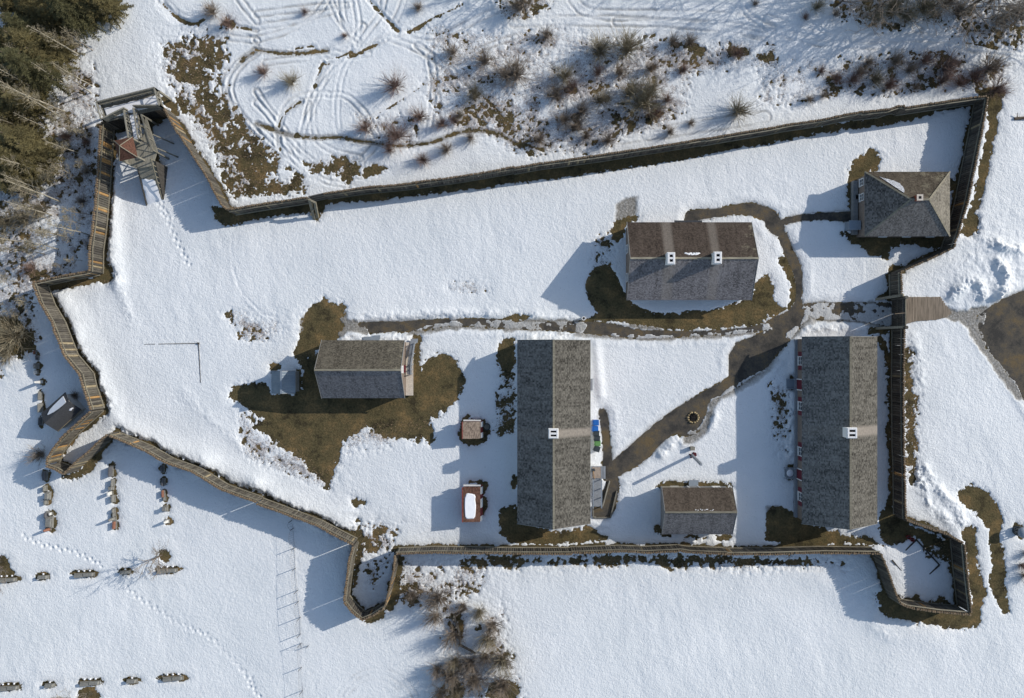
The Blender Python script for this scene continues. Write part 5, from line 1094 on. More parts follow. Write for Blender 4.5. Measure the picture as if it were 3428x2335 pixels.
# ------------------------------------------------------------------ fire pit, post, small things in the yard
def F(x, y, z=0): return Vector((*W(2240+x/7.19, 1360+y/7.19, z), z))
c = F(575, 265); root = empty('fire_pit', c, 'ring of field stones with charred wood on the gravel path', 'fire pit'); rn = random.Random(11)
for i in range(14):
    k_ = 2*math.pi*i/14+rn.uniform(-.1, .1); m_ = MB(); m_.blob((c.x+.55*math.cos(k_), c.y+.55*math.sin(k_), .1), (rn.uniform(.09, .15), rn.uniform(.08, .12), rn.uniform(.09, .14)), 8, seed=i); m_.build('stone', M['fieldstone'], root, root, smooth=True)
m_ = MB(); m_.lathe([(.42, .01), (.42, .04), (.1, .07)], c, 12); m_.build('ash', M['charred'], root, root)
m_ = MB()
for i in range(5): k_ = rn.uniform(0, 3.1); q = Vector((math.cos(k_), math.sin(k_), 0))*.25; o3 = Vector((rn.uniform(-.1, .1), rn.uniform(-.1, .1), .1)); m_.tube(c+o3-q, c+o3+q, .04, n=6)
m_.tube(c+Vector((-.05, .5, .18)), c+Vector((.22, .33, .2)), .06, n=6); m_.build('burnt_wood', M['charred'], root, root)
c = F(555, 1005, .4); root = empty('crate', (c.x, c.y, 0), 'dark slatted crate standing in the snow near the fire pit', 'crate'); m_ = MB(); m_.box((c.x, c.y, .35), (.42, .34, .6)); m_.build('slatted_side', M['logD'], root, root); m_ = MB(); m_.box((c.x, c.y, .67), (.48, .4, .04)); m_.build('crate_lid', M['timber'], root, root)
p_, q = F(540, 1160, 0), Vector((F(770, 1395, 3.9).x, F(770, 1395, 3.9).y, 3.9))
root = empty('timber_post', p_, 'tall leaning squared timber post rising from a ring of dark red mulch', 'post'); m_ = MB(); m_.bar(p_+Vector((0, 0, -.1)), q, .26, .2); m_.build('shaft', M['deckgrey'], root, root)
m_ = MB(); rn = random.Random(1)
for i in range(16): k_ = rn.uniform(0, 6.28); rr = rn.uniform(.1, .42); m_.blob((p_.x+.15+rr*math.cos(k_), p_.y-.05+rr*.7*math.sin(k_), .12), (.12, .1, .1), 7, seed=i, jit=.3)
tag(m_.build('flower_pot_mulch', simple('maroon_mulch', (.10, .02, .025), .5, 9)), 'dark maroon withered plants clustered round the foot of the tall timber post', 'plant')
c = P('B3', 475, 578, .6); root = empty('waste_pipe', (*c, 0), 'white round-rimmed standpipe at the edge of the main path', 'standpipe'); m_ = MB(); m_.lathe([(.2, 0), (.2, .55), (.23, .6), (.14, .6), (.13, .4)], (*c, 0), 14); m_.build('pipe', M['wallwhite'], root, root); m_ = MB(); m_.lathe([(.12, .5), (.1, .55)], (*c, 0), 10); m_.build('pipe_mouth', M['soot_and_shade'], root, root)  # near-black plug paints the shade down the hollow pipe
c = W(1630, 1428, .5); root = empty('tub', (*c, 0), 'round dark tub at the east side of the small square booth', 'tub'); m_ = MB(); m_.lathe([(.3, 0), (.36, .5), (.38, .55), (.3, .55), (.28, .2)], (*c, 0), 14); m_.build('barrel', M['black'], root, root); m_ = MB(); m_.lathe([(.39, .3), (.39, .36)], (*c, 0), 14); m_.build('hoop', M['timber'], root, root)

# L-shaped bed edging in the west yard
m_ = MB(); a_, b_, c_ = P('B1', 960, 755), P('B1', 1352, 748), P('B1', 1366, 1015); zz = lambda q, u: snow_at(*q)+u
for (p0, p1, u0, u1) in ((a_, b_, -.03, .05), (b_, c_, .05, .0)):
    for i in range(16):
        q0 = (p0[0]+(p1[0]-p0[0])*i/16, p0[1]+(p1[1]-p0[1])*i/16); q1 = (p0[0]+(p1[0]-p0[0])*(i+1)/16, p0[1]+(p1[1]-p0[1])*(i+1)/16); m_.bar((*q0, zz(q0, u0+(u1-u0)*i/16+random.uniform(-.03, .02))), (*q1, zz(q1, u0+(u1-u0)*i/16)), .06, .05)
m_.box((*b_, .14), (.2, .2, .3))
tag(m_.build('buried_frame', M['logD']), 'dark corner of a buried timber frame peeking out of the snow in the west yard', 'timber frame')
# SE bastion timbers
def Yp(x, y, z=0): return (*P('Y', x, y, z), z)
m_ = MB()
for a_, b_, za, zb in (((395, 445), (560, 290), .03, .13), ((560, 290), (900, 662), .13, .14), ((900, 662), (720, 815), .14, .0)): m_.bar(Yp(*a_, za), Yp(*b_, zb), .13, .24)
tag(m_.build('foundation_frame', M['logD']), 'three-sided timber foundation frame half sunk in the snow of the southeast bastion', 'timber frame')
m_ = MB(); m_.bar(Yp(212, 590, .24), Yp(342, 748, .12), .07, .12); m_.bar(Yp(208, 590, .26), Yp(262, 660, .22), .13, .1); tag(m_.build('fallen_timber', M['logD']), 'fallen timber poking out of the snow left of the foundation frame', 'timber')
for x, y, lb in ((430, 245, 'dull red bucket beside the foundation frame, the farther one'), (482, 278, 'round red bucket touching the top corner of the foundation frame')):
    c = Yp(x, y); root = empty('bucket', c, lb, 'bucket', 'red buckets'); m_ = MB(); m_.lathe([(.17, 0), (.22, .35), (.24, .37), (.2, .37), (.17, .1)], c, 12); m_.build('pail', M['wallred'], root, root); m_ = MB(); m_.tube((c[0]-.2, c[1], .38), (c[0]+.2, c[1]+.05, .4), .012, n=5); m_.build('handle', M['wire'], root, root)
c = Yp(325, 1112); root = empty('standpipe', c, 'white-rimmed pipe mouth in the lower left corner of the southeast bastion', 'pipe'); m_ = MB(); m_.lathe([(.17, 0), (.17, .5), (.2, .52), (.13, .52), (.12, .3)], c, 12); m_.build('pipe', M['wallwhite'], root, root)

# round lattice kiosk at the right edge
c = Vector((*W(3424, 1782, 1.2), 0)); root = empty('round_kiosk', c, 'round metal-capped kiosk with open sides, cut by the right edge of the photo', 'kiosk')
m_ = MB(); m_.lathe([(.5, 0), (.5, .5), (.55, .52), (.1, .55)], c, 16); m_.build('drum', M['black'], root, root)
for i in range(8): k_ = math.pi*i/4; m_ = MB(); m_.bar((c.x+.46*math.cos(k_), c.y+.46*math.sin(k_), .5), (c.x+.46*math.cos(k_), c.y+.46*math.sin(k_), 1.25), .09, .09); m_.build('post', M['wire'], root, root)
m_ = MB(); m_.lathe([(.56, 1.22), (.56, 1.3), (.42, 1.48), (.2, 1.58), (.02, 1.62)], c, 16); m_.build('cap', M['metal'], root, root, smooth=True)
a_, b_ = P('A4', 1680, 805, .2), P('A4', 1800, 795, .4); m_ = MB(); m_.tube((*a_, .2), (*b_, .35), .17, .15, 8); m_.tube((a_[0]+.3, a_[1], .2), (a_[0]+.15, a_[1]+.55, .5), .06, .03, 5); tag(m_.build('fallen_log', M['bark']), 'short fallen log with a stub branch at the right edge, upper part', 'log')

# low timber revetment among the shrubs
m_ = MB(); pts = [P('V', x, y) for x, y in ((365, 245), (200, 345), (190, 385), (235, 500), (262, 600), (270, 780), (460, 882), (500, 912))]; hs = [.3, .7, .8, .8, .75, .65, .5, .2]
for (a_, b_, h0, h1) in zip(pts, pts[1:], hs, hs[1:]):
    n = 4
    for k_ in range(n): z0, z1 = h0*(k_+.5)/n, h1*(k_+.5)/n; m_.bar((*a_, z0), (*b_, z1), .16-.02*k_, .9*(h0+h1)/2/n)
root = empty('low_revetment', (*pts[3], 0), 'low bent timber revetment among leafless shrubs below the south palisade', 'revetment'); m_.build('boards', M['logD'], root, root)
m_ = MB()
for a_, h0 in zip(pts[1:], hs[1:]): m_.bar((a_[0]-.12, a_[1], -.1), (a_[0]-.12, a_[1], h0+.15), .12, .12)
m_.build('stake', M['timber'], root, root)

# ------------------------------------------------------------------ wire fence in the southwest field
def Fn(x, y): return W(930+x/2.575, 1720+y/2.575)
FP = [(123, 55), (135, 122), (148, 290), (155, 465), (173, 655), (181, 750), (198, 885), (198, 1030)], [(203, 1110), (209, 1315), (218, 1515), (222, 1620)]
for fi, pts in enumerate(FP):
    hh = [1.15, 1.15, 1.2, 1.2, 1.35, 1.35, 1.45, 1.4] if fi == 0 else [1.4, 1.3, 1.3, 1.3]
    root = empty('wire_fence', (*Fn(*pts[0]), 0), ('sagging wire fence running from the palisade down to the gap in the southwest field' if fi == 0 else 'lower wire fence section south of the gap in the southwest field'), 'fence', 'wire fence sections')
    q3 = [Vector((*Fn(*p_), 0)) for p_ in pts]
    if fi == 1: 
        q3 = [Vector((*Fn(268, 1130), 0))]+q3; hh = [.9]+hh
    for q, h in zip(q3, hh): m_ = MB(); m_.tube((q.x, q.y, -.1), (q.x-.06, q.y, h+.05), .045, .04, 6); m_.build('post', M['wire'], root, root)
    m_ = MB(); rn = random.Random(fi)
    for (a_, b_, h0, h1) in zip(q3, q3[1:], hh, hh[1:]):
        n = max(2, int((b_-a_).length/.22)); sag = -.10; lean = -.25 if fi == 0 else -.08
        def pt(t_, v): s_ = math.sin(math.pi*t_); z = (h0+(h1-h0)*t_)*v; q = a_.lerp(b_, t_); return Vector((q.x+lean*s_*v-.06*v, q.y, max(.05, z+sag*s_*v)))
        for v in (.12, .4, .7, 1.0):
            for i in range(n): m_.tube(pt(i/n, v), pt((i+1)/n, v), .012 if v in (1.0, .12) else .003, n=3, cap=False)
        for i in range(n): m_.tube(pt(i/n, .12), pt(i/n, 1), .005 if fi else .008, n=3, cap=False)
    m_.build('wire_mesh', M['wire'], root, root)

# ------------------------------------------------------------------ gravestones
KN = {'slab': 'flat-topped', 'round': 'round-topped', 'obelisk': 'pillar-like', 'pedestal': 'stepped'}; MN = {'stone': 'grey', 'stoneD': 'dark grey', 'stoneR': 'reddish', 'stoneW': 'white'}
gi = {}
for gidx, ((ox, oy, s), L_) in enumerate(GRV):
    for zx, zy, wd, th, hh, kd, mm in L_:
        c = W(ox+zx/s, oy+zy/s, hh*.8); colm = 0 if gidx == 0 else (1 if zx < 700 else 2 if zx < 1600 else 3)
        key = (colm, kd, mm); gi.setdefault(key, []).append((c, wd, th, hh))
rows = ['in the row beside the hut', 'in the row below the narrow bastion', 'in the middle row', 'in the row nearest the palisade']
for (colm, kd, mm), lst in gi.items():
    lst.sort(key=lambda r_: -r_[0][1])
    for i, (c, wd, th, hh) in enumerate(lst):
        lab = f'{MN[mm]} {KN[kd]} gravestone {rows[colm]}' if len(lst) == 1 else f'{ORD[i]} {MN[mm]} {KN[kd]} gravestone from the top {rows[colm]}'
        r = empty('gravestone', (*c, 0), lab, 'gravestone', 'gravestones west of the fort', rz=random.uniform(-.06, .06)); th2 = th*.55
        m_ = MB()
        if kd == 'slab': m_.box((0, 0, hh/2+.06), (th2*.6, wd*.9, hh-.1))
        elif kd == 'round':
            p2 = [(-wd*.42, .1), (wd*.42, .1)]+[(wd*.42*math.cos(k_), hh*.7+hh*.3*math.sin(k_)) for k_ in np.linspace(0, math.pi, 9)]
            n = len(p2); m_.add([(-th2*.3, y, z) for y, z in p2]+[(th2*.3, y, z) for y, z in p2], [tuple(range(n))[::-1], tuple(range(n, 2*n))]+[(i_, (i_+1) % n, n+(i_+1) % n, n+i_) for i_ in range(n)])
        elif kd == 'obelisk': m_.add([(-.16, -.16, .1), (.16, -.16, .1), (.16, .16, .1), (-.16, .16, .1), (-.1, -.1, hh), (.1, -.1, hh), (.1, .1, hh), (-.1, .1, hh), (0, 0, hh+.12)], [(3, 2, 1, 0), (0, 1, 5, 4), (1, 2, 6, 5), (2, 3, 7, 6), (3, 0, 4, 7), (4, 5, 8), (5, 6, 8), (6, 7, 8), (7, 4, 8)])
        else: m_.box((0, 0, .25), (th*.8, wd*.85, .3)); m_.box((0, 0, .5), (th*.55, wd*.6, .3)); m_.box((0, 0, hh-.1), (th*.68, wd*.7, .12))
        m_.build('headstone', M[mm], r, bevel=.015)
        m_ = MB(); m_.box((.0, 0, .06), (max(th*.8, .35), wd, .14)); m_.build('base', M['stone'], r)
nl = 0; ns = 0; sh = []
for ox, oy, s, zx, zy, ln, kd in LONGG:
    c = W(ox+zx/s, oy+zy/s, .4); rowt = 'upper' if oy < 2000 else 'bottom'
    idx = [l for l in LONGG if l[1] == oy and l[6] == kd]; idx.sort(key=lambda l: l[3]); i = idx.index((ox, oy, s, zx, zy, ln, kd))
    lab = f'{ORD[i]} {"long" if kd == 0 else "short"} low gravestone from the left in the {rowt} row at lower left'
    r = empty('wide_gravestone', (*c, 0), lab, 'gravestone', 'low wide gravestones in the lower left field', rz=.05)
    m_ = MB(); m_.box((0, 0, .07), (ln*.95, .42, .14)); m_.build('base', M['stone'], r)
    m_ = MB(); nn = 2 if kd == 0 else 1
    if kd == 0:
        m_.box((-ln*.22, -.04, .30), (ln*.42, .32, .36), .03); m_.box((ln*.22, .04, .32), (ln*.42, .32, .40), .0)
    else: m_.box((0, .03, .32), (ln*.75, .32, .42)); 
    m_.build('headstone', M['stone'], r, bevel=.03)
    if kd == 1: m_ = MB(); m_.bar((-ln*.42, -.18, .5), (-ln*.12, -.05, .5), .07, .05); m_.build('cross_arm', M['stoneW'], r)
    for k_ in range(4 if kd == 0 else 2):
        xx = c[0]+(-.42+.84*k_/(3 if kd == 0 else 1))*ln*(1 if kd == 0 else .85); yy = c[1]+(.45 if kd == 0 else .35); sh.append((xx, yy, rowt, .17 if k_ in (0, 3) or kd else .12))
    m_ = MB(); rn = random.Random(int(zx))
    for k_ in range(3 if kd == 0 else 1):
        xx = (-.26+.26*k_)*ln if kd == 0 else 0; m_.blob((xx, .42 if kd == 0 else .33, .1), (.12, .10, .09), 8, seed=k_+int(zx))
    tag(m_.build('snow_cap', M['snowp'], r, smooth=True), None)
sh.sort(key=lambda q: (q[2], q[0])); me0 = None
cnt = {}
for xx, yy, rowt, rr in sh:
    if me0 is None:
        m_ = MB(); rn = random.Random(3)
        for k_ in range(90):
            a_ = rn.uniform(0, 6.28); e_ = rn.uniform(.1, 1.5); q = Vector((math.cos(a_)*math.cos(e_), math.sin(a_)*math.cos(e_), math.sin(e_)*1.1)); t_ = Vector((-q.y, q.x, 0)).normalized()*.22
            m_.add([q*.2-t_*.4, q*.2+t_*.4, q*rn.uniform(.8, 1.1)], [(0, 1, 2), (2, 1, 0)])
        o = m_.build('grave_shrub', M['needled']); me0 = o.data
    else: o = D.objects.new('grave_shrub', me0); col.objects.link(o)
    o.location = (xx, yy, 0); o.scale = (rr, rr, rr*1.6); o.rotation_euler = (0, 0, xx*3); cnt[rowt] = cnt.get(rowt, 0)+1
    tag(o, f'tiny dark evergreen tuft, {ORD[cnt[rowt]-1]} from the left behind the {rowt} low gravestones', 'shrub', 'evergreen tufts at the low gravestones')
# ------------------------------------------------------------------ trees, shrubs, dry grass
def branch(m_, p_, d, ln, r, depth, rn, n=4, spread=.5, curve=.12, kids=(3, 5), up=.12, minr=.006):
    seg = max(2, int(3 if depth > 0 else 2)); q = Vector(p_); d = Vector(d).normalized(); pts = [(q.copy(), r)]
    for i in range(seg):
        d = (d+Vector((rn.uniform(-1, 1), rn.uniform(-1, 1), rn.uniform(-.6, 1)*.5+up))*curve).normalized()
        q2 = q+d*ln/seg; r2 = r*(1-.55*(i+1)/seg); m_.tube(q, q2, r*(1-.55*i/seg), r2, n if depth > 1 else 3, cap=False); q = q2; pts.append((q.copy(), r2))
    if depth <= 0: return
    k_ = rn.randint(*kids)
    for j in range(k_):
        t_ = rn.uniform(.3, 1); i = min(seg-1, int(t_*seg)); a_ = pts[i][0].lerp(pts[i+1][0], t_*seg-i)
        v = Vector((rn.uniform(-1, 1), rn.uniform(-1, 1), rn.uniform(-.5, .9))); nd = (d+v*spread*1.6).normalized()
        branch(m_, a_, nd, ln*rn.uniform(.42, .68), max(minr, r*.5), depth-1, rn, n, spread, curve, kids, up, minr)
def shrub_mesh(sd, mt, stems=26, depth=1, r=.014, flat=1.0):
    rn = random.Random(sd); m_ = MB()
    for i in range(stems):
        a_ = rn.uniform(0, 6.28); e_ = rn.uniform(.15, 1.35)
        d = (math.cos(a_)*math.cos(e_), math.sin(a_)*math.cos(e_), math.sin(e_)*flat)
        branch(m_, (rn.uniform(-.08, .08), rn.uniform(-.08, .08), 0), d, rn.uniform(.6, 1.05), r, depth, rn, 3, .35, .16, (3, 5), .05, r*.5)
    return m_.build('shrub', mt).data, D.objects[-1]
SHM = {}
for mt in ('twig', 'twigr', 'twigo'):
    SHM[mt] = []
    for i in range(3):
        rn = random.Random(i*5+len(mt)); m_ = MB()
        for k_ in range(115):
            a_ = rn.uniform(0, 6.28); e_ = rn.uniform(.35, 1.5); d = (math.cos(a_)*math.cos(e_), math.sin(a_)*math.cos(e_), math.sin(e_))
            branch(m_, (rn.uniform(-.1, .1), rn.uniform(-.1, .1), 0), d, rn.uniform(.45, 1.15), .0125, 1, rn, 3, .38, .18, (4, 6), .04, .007)
        o = m_.build('shrub', M[mt]); SHM[mt].append(o.data); D.objects.remove(o)
CN = {'twig': 'grey-brown', 'twigr': 'reddish', 'twigo': 'olive'}
def shrubs(lst, where, grp, cat='shrub', name='shrub', byx=True, hk=1.0):
    items = []
    for key, zx, zy, rr, mt in lst:
        x, y = P(key, zx, zy); items.append((x, y, rr*.4929*U, mt))
    by = {}
    for it in items: by.setdefault((it[3], 'large' if it[2] > 1.3 else 'small'), []).append(it)
    for (mt, sz), l in by.items():
        l.sort(key=lambda q: q[0] if byx else -q[1])
        for i, (x, y, r_, mt_) in enumerate(l):
            o = D.objects.new(name, random.choice(SHM[mt])); col.objects.link(o); o.location = (x, y, .05); o.scale = (r_*1.12, r_*1.12, r_*1.4*hk); o.rotation_euler = (0, 0, random.uniform(0, 6.28))
            lab = (f'{ORD[i]} ' if len(l) > 1 else '')+f'{sz} {CN[mt]} shrub'+(f' from the {"left" if byx else "top"}' if len(l) > 1 else '')+' '+where
            tag(o, lab, cat, grp)
shrubs([('A2', 240, 560, 75, 'twigo'), ('A2', 940, 590, 95, 'twigr'), ('A2', 50, 500, 60, 'twigr')], 'inside the snow-track loops', 'shrubs in the north field')
shrubs([('A2', 1330, 360, 60, 'twig'), ('A2', 1480, 650, 75, 'twigo'), ('A2', 1380, 790, 45, 'twigo'), ('A2', 1110, 800, 75, 'twigr'), ('A2', 740, 880, 70, 'twigr'), ('A2', 950, 930, 100, 'twigr'), ('A2', 1550, 420, 80, 'twig'), ('A2', 1260, 850, 60, 'twigr'), ('A2', 1340, 820, 45, 'twigr'),
        ('A2', 1130, 1090, 60, 'twigr'), ('A2', 1290, 1020, 60, 'twig'), ('A2', 900, 1020, 55, 'twigr'), ('A2', 1690, 520, 90, 'twig'), ('A2', 1450, 940, 50, 'twig'), ('A2', 1100, 60, 45, 'twig')], 'between the snow tracks', 'shrubs in the north field')
shrubs([('A3', 20, 510, 115, 'twig'), ('A3', 220, 250, 60, 'twig'), ('A3', 580, 350, 110, 'twigo'), ('A3', 770, 340, 135, 'twigo'), ('A3', 345, 530, 90, 'twigo'), ('A3', 590, 690, 85, 'twigo'), ('A3', 870, 710, 150, 'twigo'), ('A3', 790, 640, 90, 'twigo'), ('A3', 940, 610, 75, 'twigo'),
        ('A3', 460, 760, 80, 'twig'), ('A3', 430, 870, 70, 'twig'), ('A3', 1515, 760, 100, 'twigo'), ('A3', 1075, 290, 55, 'twig'), ('A3', 1190, 290, 60, 'twig'), ('A3', 1040, 680, 55, 'twigr'), ('A3', 1510, 370, 60, 'twigr'), ('A3', 340, 820, 75, 'twig'), ('A3', 175, 950, 60, 'twig'),
        ('A3', 960, 780, 70, 'twigr'), ('A3', 490, 930, 45, 'twig'), ('A3', 640, 960, 60, 'twig'), ('A3', 1060, 900, 45, 'twig'), ('A3', 1200, 840, 35, 'twig'), ('A3', 390, 610, 70, 'twigr'), ('A3', 570, 500, 60, 'twigr'), ('A3', 720, 500, 55, 'twig'), ('A3', 930, 470, 60, 'twig'), ('A3', 1150, 480, 50, 'twigr'), ('A3', 280, 650, 80, 'twig')],
       'in the brushy field above the palisade', 'shrubs in the north field')
shrubs([('A4', 820, 590, 65, 'twigr'), ('A4', 730, 550, 75, 'twigo'), ('A4', 570, 550, 60, 'twigr'), ('A4', 460, 540, 50, 'twigr'), ('A4', 620, 500, 60, 'twig'), ('A4', 1200, 470, 100, 'twigr'), ('A4', 1500, 470, 100, 'twig'), ('A4', 1180, 560, 70, 'twigr'), ('A4', 1300, 570, 60, 'twigr'), ('A4', 860, 420, 70, 'twig'),
        ('A4', 1060, 420, 70, 'twigr'), ('A4', 280, 680, 40, 'twig'), ('A4', 380, 650, 35, 'twig'), ('A4', 250, 120, 35, 'twigr'), ('A4', 1540, 620, 90, 'twigr'), ('A4', 1400, 520, 70, 'twigr'), ('A4', 960, 480, 60, 'twig'), ('A4', 680, 430, 50, 'twig'), ('A4', 360, 490, 40, 'twigr'), ('A4', 1000, 600, 40, 'twig')],
       'near the northeast palisade corner', 'shrubs by the northeast corner')
shrubs([('D2', 1230, 890, 110, 'twig'), ('D2', 1220, 1020, 80, 'twig'), ('D2', 1400, 950, 50, 'twig'), ('D2', 1510, 990, 70, 'twigo'), ('D2', 1330, 1150, 90, 'twig'), ('D2', 1600, 1080, 80, 'twig'), ('D2', 1570, 1170, 90, 'twigo'), ('D2', 1670, 1315, 100, 'twigo'), ('D2', 1345, 1320, 70, 'twigo'), ('D2', 1320, 1420, 90, 'twig'),
        ('D2', 1670, 1470, 100, 'twig'), ('D2', 1360, 1500, 70, 'twigo'), ('D2', 1550, 1290, 70, 'twig'), ('D2', 1060, 870, 60, 'twig'), ('D2', 1450, 1330, 80, 'twig'), ('D2', 1480, 1450, 90, 'twig'), ('D2', 1230, 1380, 70, 'twig'), ('D2', 1250, 1540, 90, 'twig')],
       'round the low revetment', 'shrubs in the thicket south of the palisade', hk=1.2)
shrubs([('D4', 1720, 680, 40, 'twigr'), ('D4', 1740, 750, 50, 'twig'), ('D4', 1750, 600, 40, 'twig')], 'below the round kiosk', 'shrubs at the right edge')
shrubs([('B1', 290, 1500, 70, 'twig'), ('B1', 520, 1100, 35, 'twig'), ('A1', 600, 1170, 40, 'twig'), ('A1', 570, 1370, 45, 'twig'), ('A1', 460, 930, 50, 'twigr'), ('A1', 600, 970, 40, 'twigr'), ('B1', 100, 700, 160, 'twigo'), ('B1', 20, 640, 120, 'twigo'), ('B1', 60, 820, 90, 'twigo'), ('A1', 60, 1520, 110, 'twigo'), ('A1', 180, 1490, 100, 'twigo'), ('A1', 300, 1440, 80, 'twigo'), ('B1', 230, 240, 60, 'twigr')], 'left of the west palisade', 'shrubs outside the west palisade', byx=False)
shrubs([('A3', 40, 60, 90, 'twig'), ('A3', 1635, 30, 30, 'twig'), ('A4', 330, 60, 60, 'twigo'), ('A4', 460, 100, 40, 'twig'), ('A4', 1130, 110, 40, 'twig'), ('A4', 1210, 30, 60, 'twig'), ('A4', 1560, 160, 80, 'twig'), ('A4', 720, 130, 90, 'twigo'), ('A4', 1050, 70, 110, 'twigo'), ('A4', 930, 120, 90, 'twigo'), ('A4', 1280, 90, 80, 'twig'), ('A4', 1690, 100, 70, 'twig'), ('A4', 840, 60, 90, 'twigo')], 'along the top edge of the photo', 'shrubs along the top edge')
shrubs([('A2', 330, 90, 35, 'twigr'), ('A1', 1560, 170, 60, 'twigr'), ('A1', 1450, 90, 70, 'twig'), ('A2', 600, 250, 30, 'twigr')], 'above the snow-track loops', 'shrubs in the north field')

# leafless trees
def bare_tree(lst, where, grp, mt, name='bare_tree', kind='leafless tree', depth=3, byx=False):
    l = [(P(k_, zx, zy), hh, sp) for k_, zx, zy, hh, sp in lst]; l.sort(key=lambda q: q[0][0] if byx else -q[0][1])
    for i, ((x, y), hh, sp) in enumerate(l):
        rn = random.Random(i*31+int(hh*10)); root = empty(name, (x, y, 0), (f'{ORD[i]} ' if len(l) > 1 else '')+kind+(f' from the {"left" if byx else "top"}' if len(l) > 1 else '')+' '+where, 'tree', grp)
        m_ = MB(); q = Vector((x, y, -.1)); r = hh*(.0085 if sp < .25 else .016); seg = 6; pts = []; dx, dy = rn.uniform(-.5, .5)*.12, rn.uniform(-.5, .5)*.12
        top = hh*(.95 if sp < .3 else .45); ns = 1
        for s_ in range(seg):
            q2 = q+Vector((dx*top/seg+rn.uniform(-.05, .05), dy*top/seg+rn.uniform(-.05, .05), top/seg)); r2 = r*(1-.8*(s_+1)/seg) if sp < .3 else r*(1-.5*(s_+1)/seg)
            m_.tube(q, q2, max(.018, r*(1-.8*s_/seg)) if sp < .3 else r*(1-.5*s_/seg), max(.012, r2), 6, cap=False); pts.append((q.copy(), q2.copy(), r2)); q = q2
        m_.build('trunk', mt, root, root)
        b_ = MB(); nb = int(14+hh*1.8) if sp < .3 else 11
        for k_ in range(nb):
            t_ = rn.uniform(.35, 1) if sp < .3 else rn.uniform(.35, 1); j = min(seg-1, int(t_*seg)); p_ = pts[j][0].lerp(pts[j][1], t_*seg-j); a_ = rn.uniform(0, 6.28)
            up = rn.uniform(.5, 1.3) if sp < .3 else rn.uniform(.25, 1.1)
            branch(b_, p_, (math.cos(a_), math.sin(a_), up), hh*(sp*(1.3-t_)*rn.uniform(.7, 1.1)) if sp < .3 else hh*sp*rn.uniform(.6, 1.0), max(.015, pts[j][2]*.6), depth-1 if sp < .3 else depth, rn, 4, .5, .15, (3, 5), .1, .010)
        b_.build('branches', M['twig'] if mt == M['bark'] else M['twigo'], root, root)
bare_tree([('D1', 1100, 615, 6.0, .36)], 'on a bare patch, its long shadow crossing the upper low gravestones', 'leafless trees in the southwest', M['bark'])
bare_tree([('D1', 20, 690, 5.0, .5), ('D1', -60, 860, 5.0, .45)], 'at the left edge beside the upper low gravestones', 'leafless trees in the southwest', M['bark'])
bare_tree([('D1', 590, 1590, 5.0, .5), ('D1', 480, 1600, 4.0, .5)], 'spreading over the bottom row of low gravestones', 'leafless trees in the southwest', M['bark'], byx=True)
bare_tree([('A4', 700, 100, 9, .42), ('A4', 1290, 100, 11, .45), ('A4', 1700, 120, 10, .4), ('A4', 1100, 60, 7, .4), ('A4', 1500, 20, 9, .4), ('A4', 1560, 130, 7, .4), ('A4', 480, 30, 7, .4), ('A4', 900, -30, 10, .42), ('A4', 1250, -80, 10, .4), ('A3', 60, 10, 5, .4), ('A3', 420, -260, 9, .42), ('A3', 150, -230, 9, .4)], 'along the upper right edge above the road', 'leafless trees at the upper right', M['bark'], byx=True)
bare_tree([('A4', 760, -170, 13, .42), ('A4', 980, -120, 14, .42), ('A4', 1180, -200, 13, .42), ('A4', 1400, -120, 14, .42), ('A4', 1600, -100, 12, .42), ('A4', 1800, -100, 12, .42), ('A4', 1900, 60, 12, .42), ('A4', 560, -260, 13, .42), ('A4', 1980, -60, 13, .42), ('A4', 330, -300, 12, .4), ('A3', 1500, -420, 12, .4), ('A3', 1150, -380, 10, .4), ('A2', 1900, -180, 9, .4)],
          'beyond the top edge, casting long shadows', 'tall leafless trees beyond the top edge', M['bark'], 'bare_tree', 'tall leafless tree', 3, byx=True)
bare_tree([('D2', 1230, 890, 3.4, .38), ('D2', 1670, 1320, 3.0, .45), ('D2', 1350, 1330, 3.4, .4), ('D2', 1660, 1480, 3.4, .42)],
          'round the low revetment', 'small leafless trees south of the palisade', M['bark'], 'bare_tree', 'small leafless tree', 3)
bare_tree([('A1', 545, 375, 10.5, .1), ('A1', 490, 315, 5, .12), ('A1', 430, 272, 5, .12), ('A1', 630, 585, 9, .1), ('A1', 620, 632, 8, .1), ('A1', 440, 755, 12, .1), ('A1', 380, 777, 12, .1), ('A1', 440, 570, 8, .1), ('A1', 380, 560, 8, .1), ('A1', 310, 1165, 11, .1), ('A1', 290, 1290, 9, .1),
           ('A1', 412, 1370, 11, .1), ('A1', 537, 1040, 7, .12), ('A1', 640, 940, 5, .12), ('A1', 355, 1460, 9, .1), ('A1', 620, 1600, 9, .1), ('A1', 440, 1600, 8, .1), ('A1', 330, 870, 7, .1), ('A1', 300, 640, 11, .1), ('A1', 240, 470, 9, .1), ('A1', 350, 480, 9, .12), ('A1', 210, 880, 7, .12), ('A1', 625, 1170, 4, .15)],
          'left of the northwest palisade', 'pale birches left of the northwest palisade', M['birch'], 'birch_tree', 'slender pale birch', 3)
bare_tree([('B1', 560, 185, 4, .15), ('B1', 400, 110, 8, .1), ('B1', 300, 140, 7, .1), ('B1', 150, 60, 8, .1), ('B1', 440, 20, 7, .1), ('B1', 120, 330, 5, .2), ('B1', 250, 480, 4, .25)], 'between the west palisade and the brown thicket', 'pale birches beside the west palisade', M['birch'], 'birch_tree', 'thin pale birch', 3)

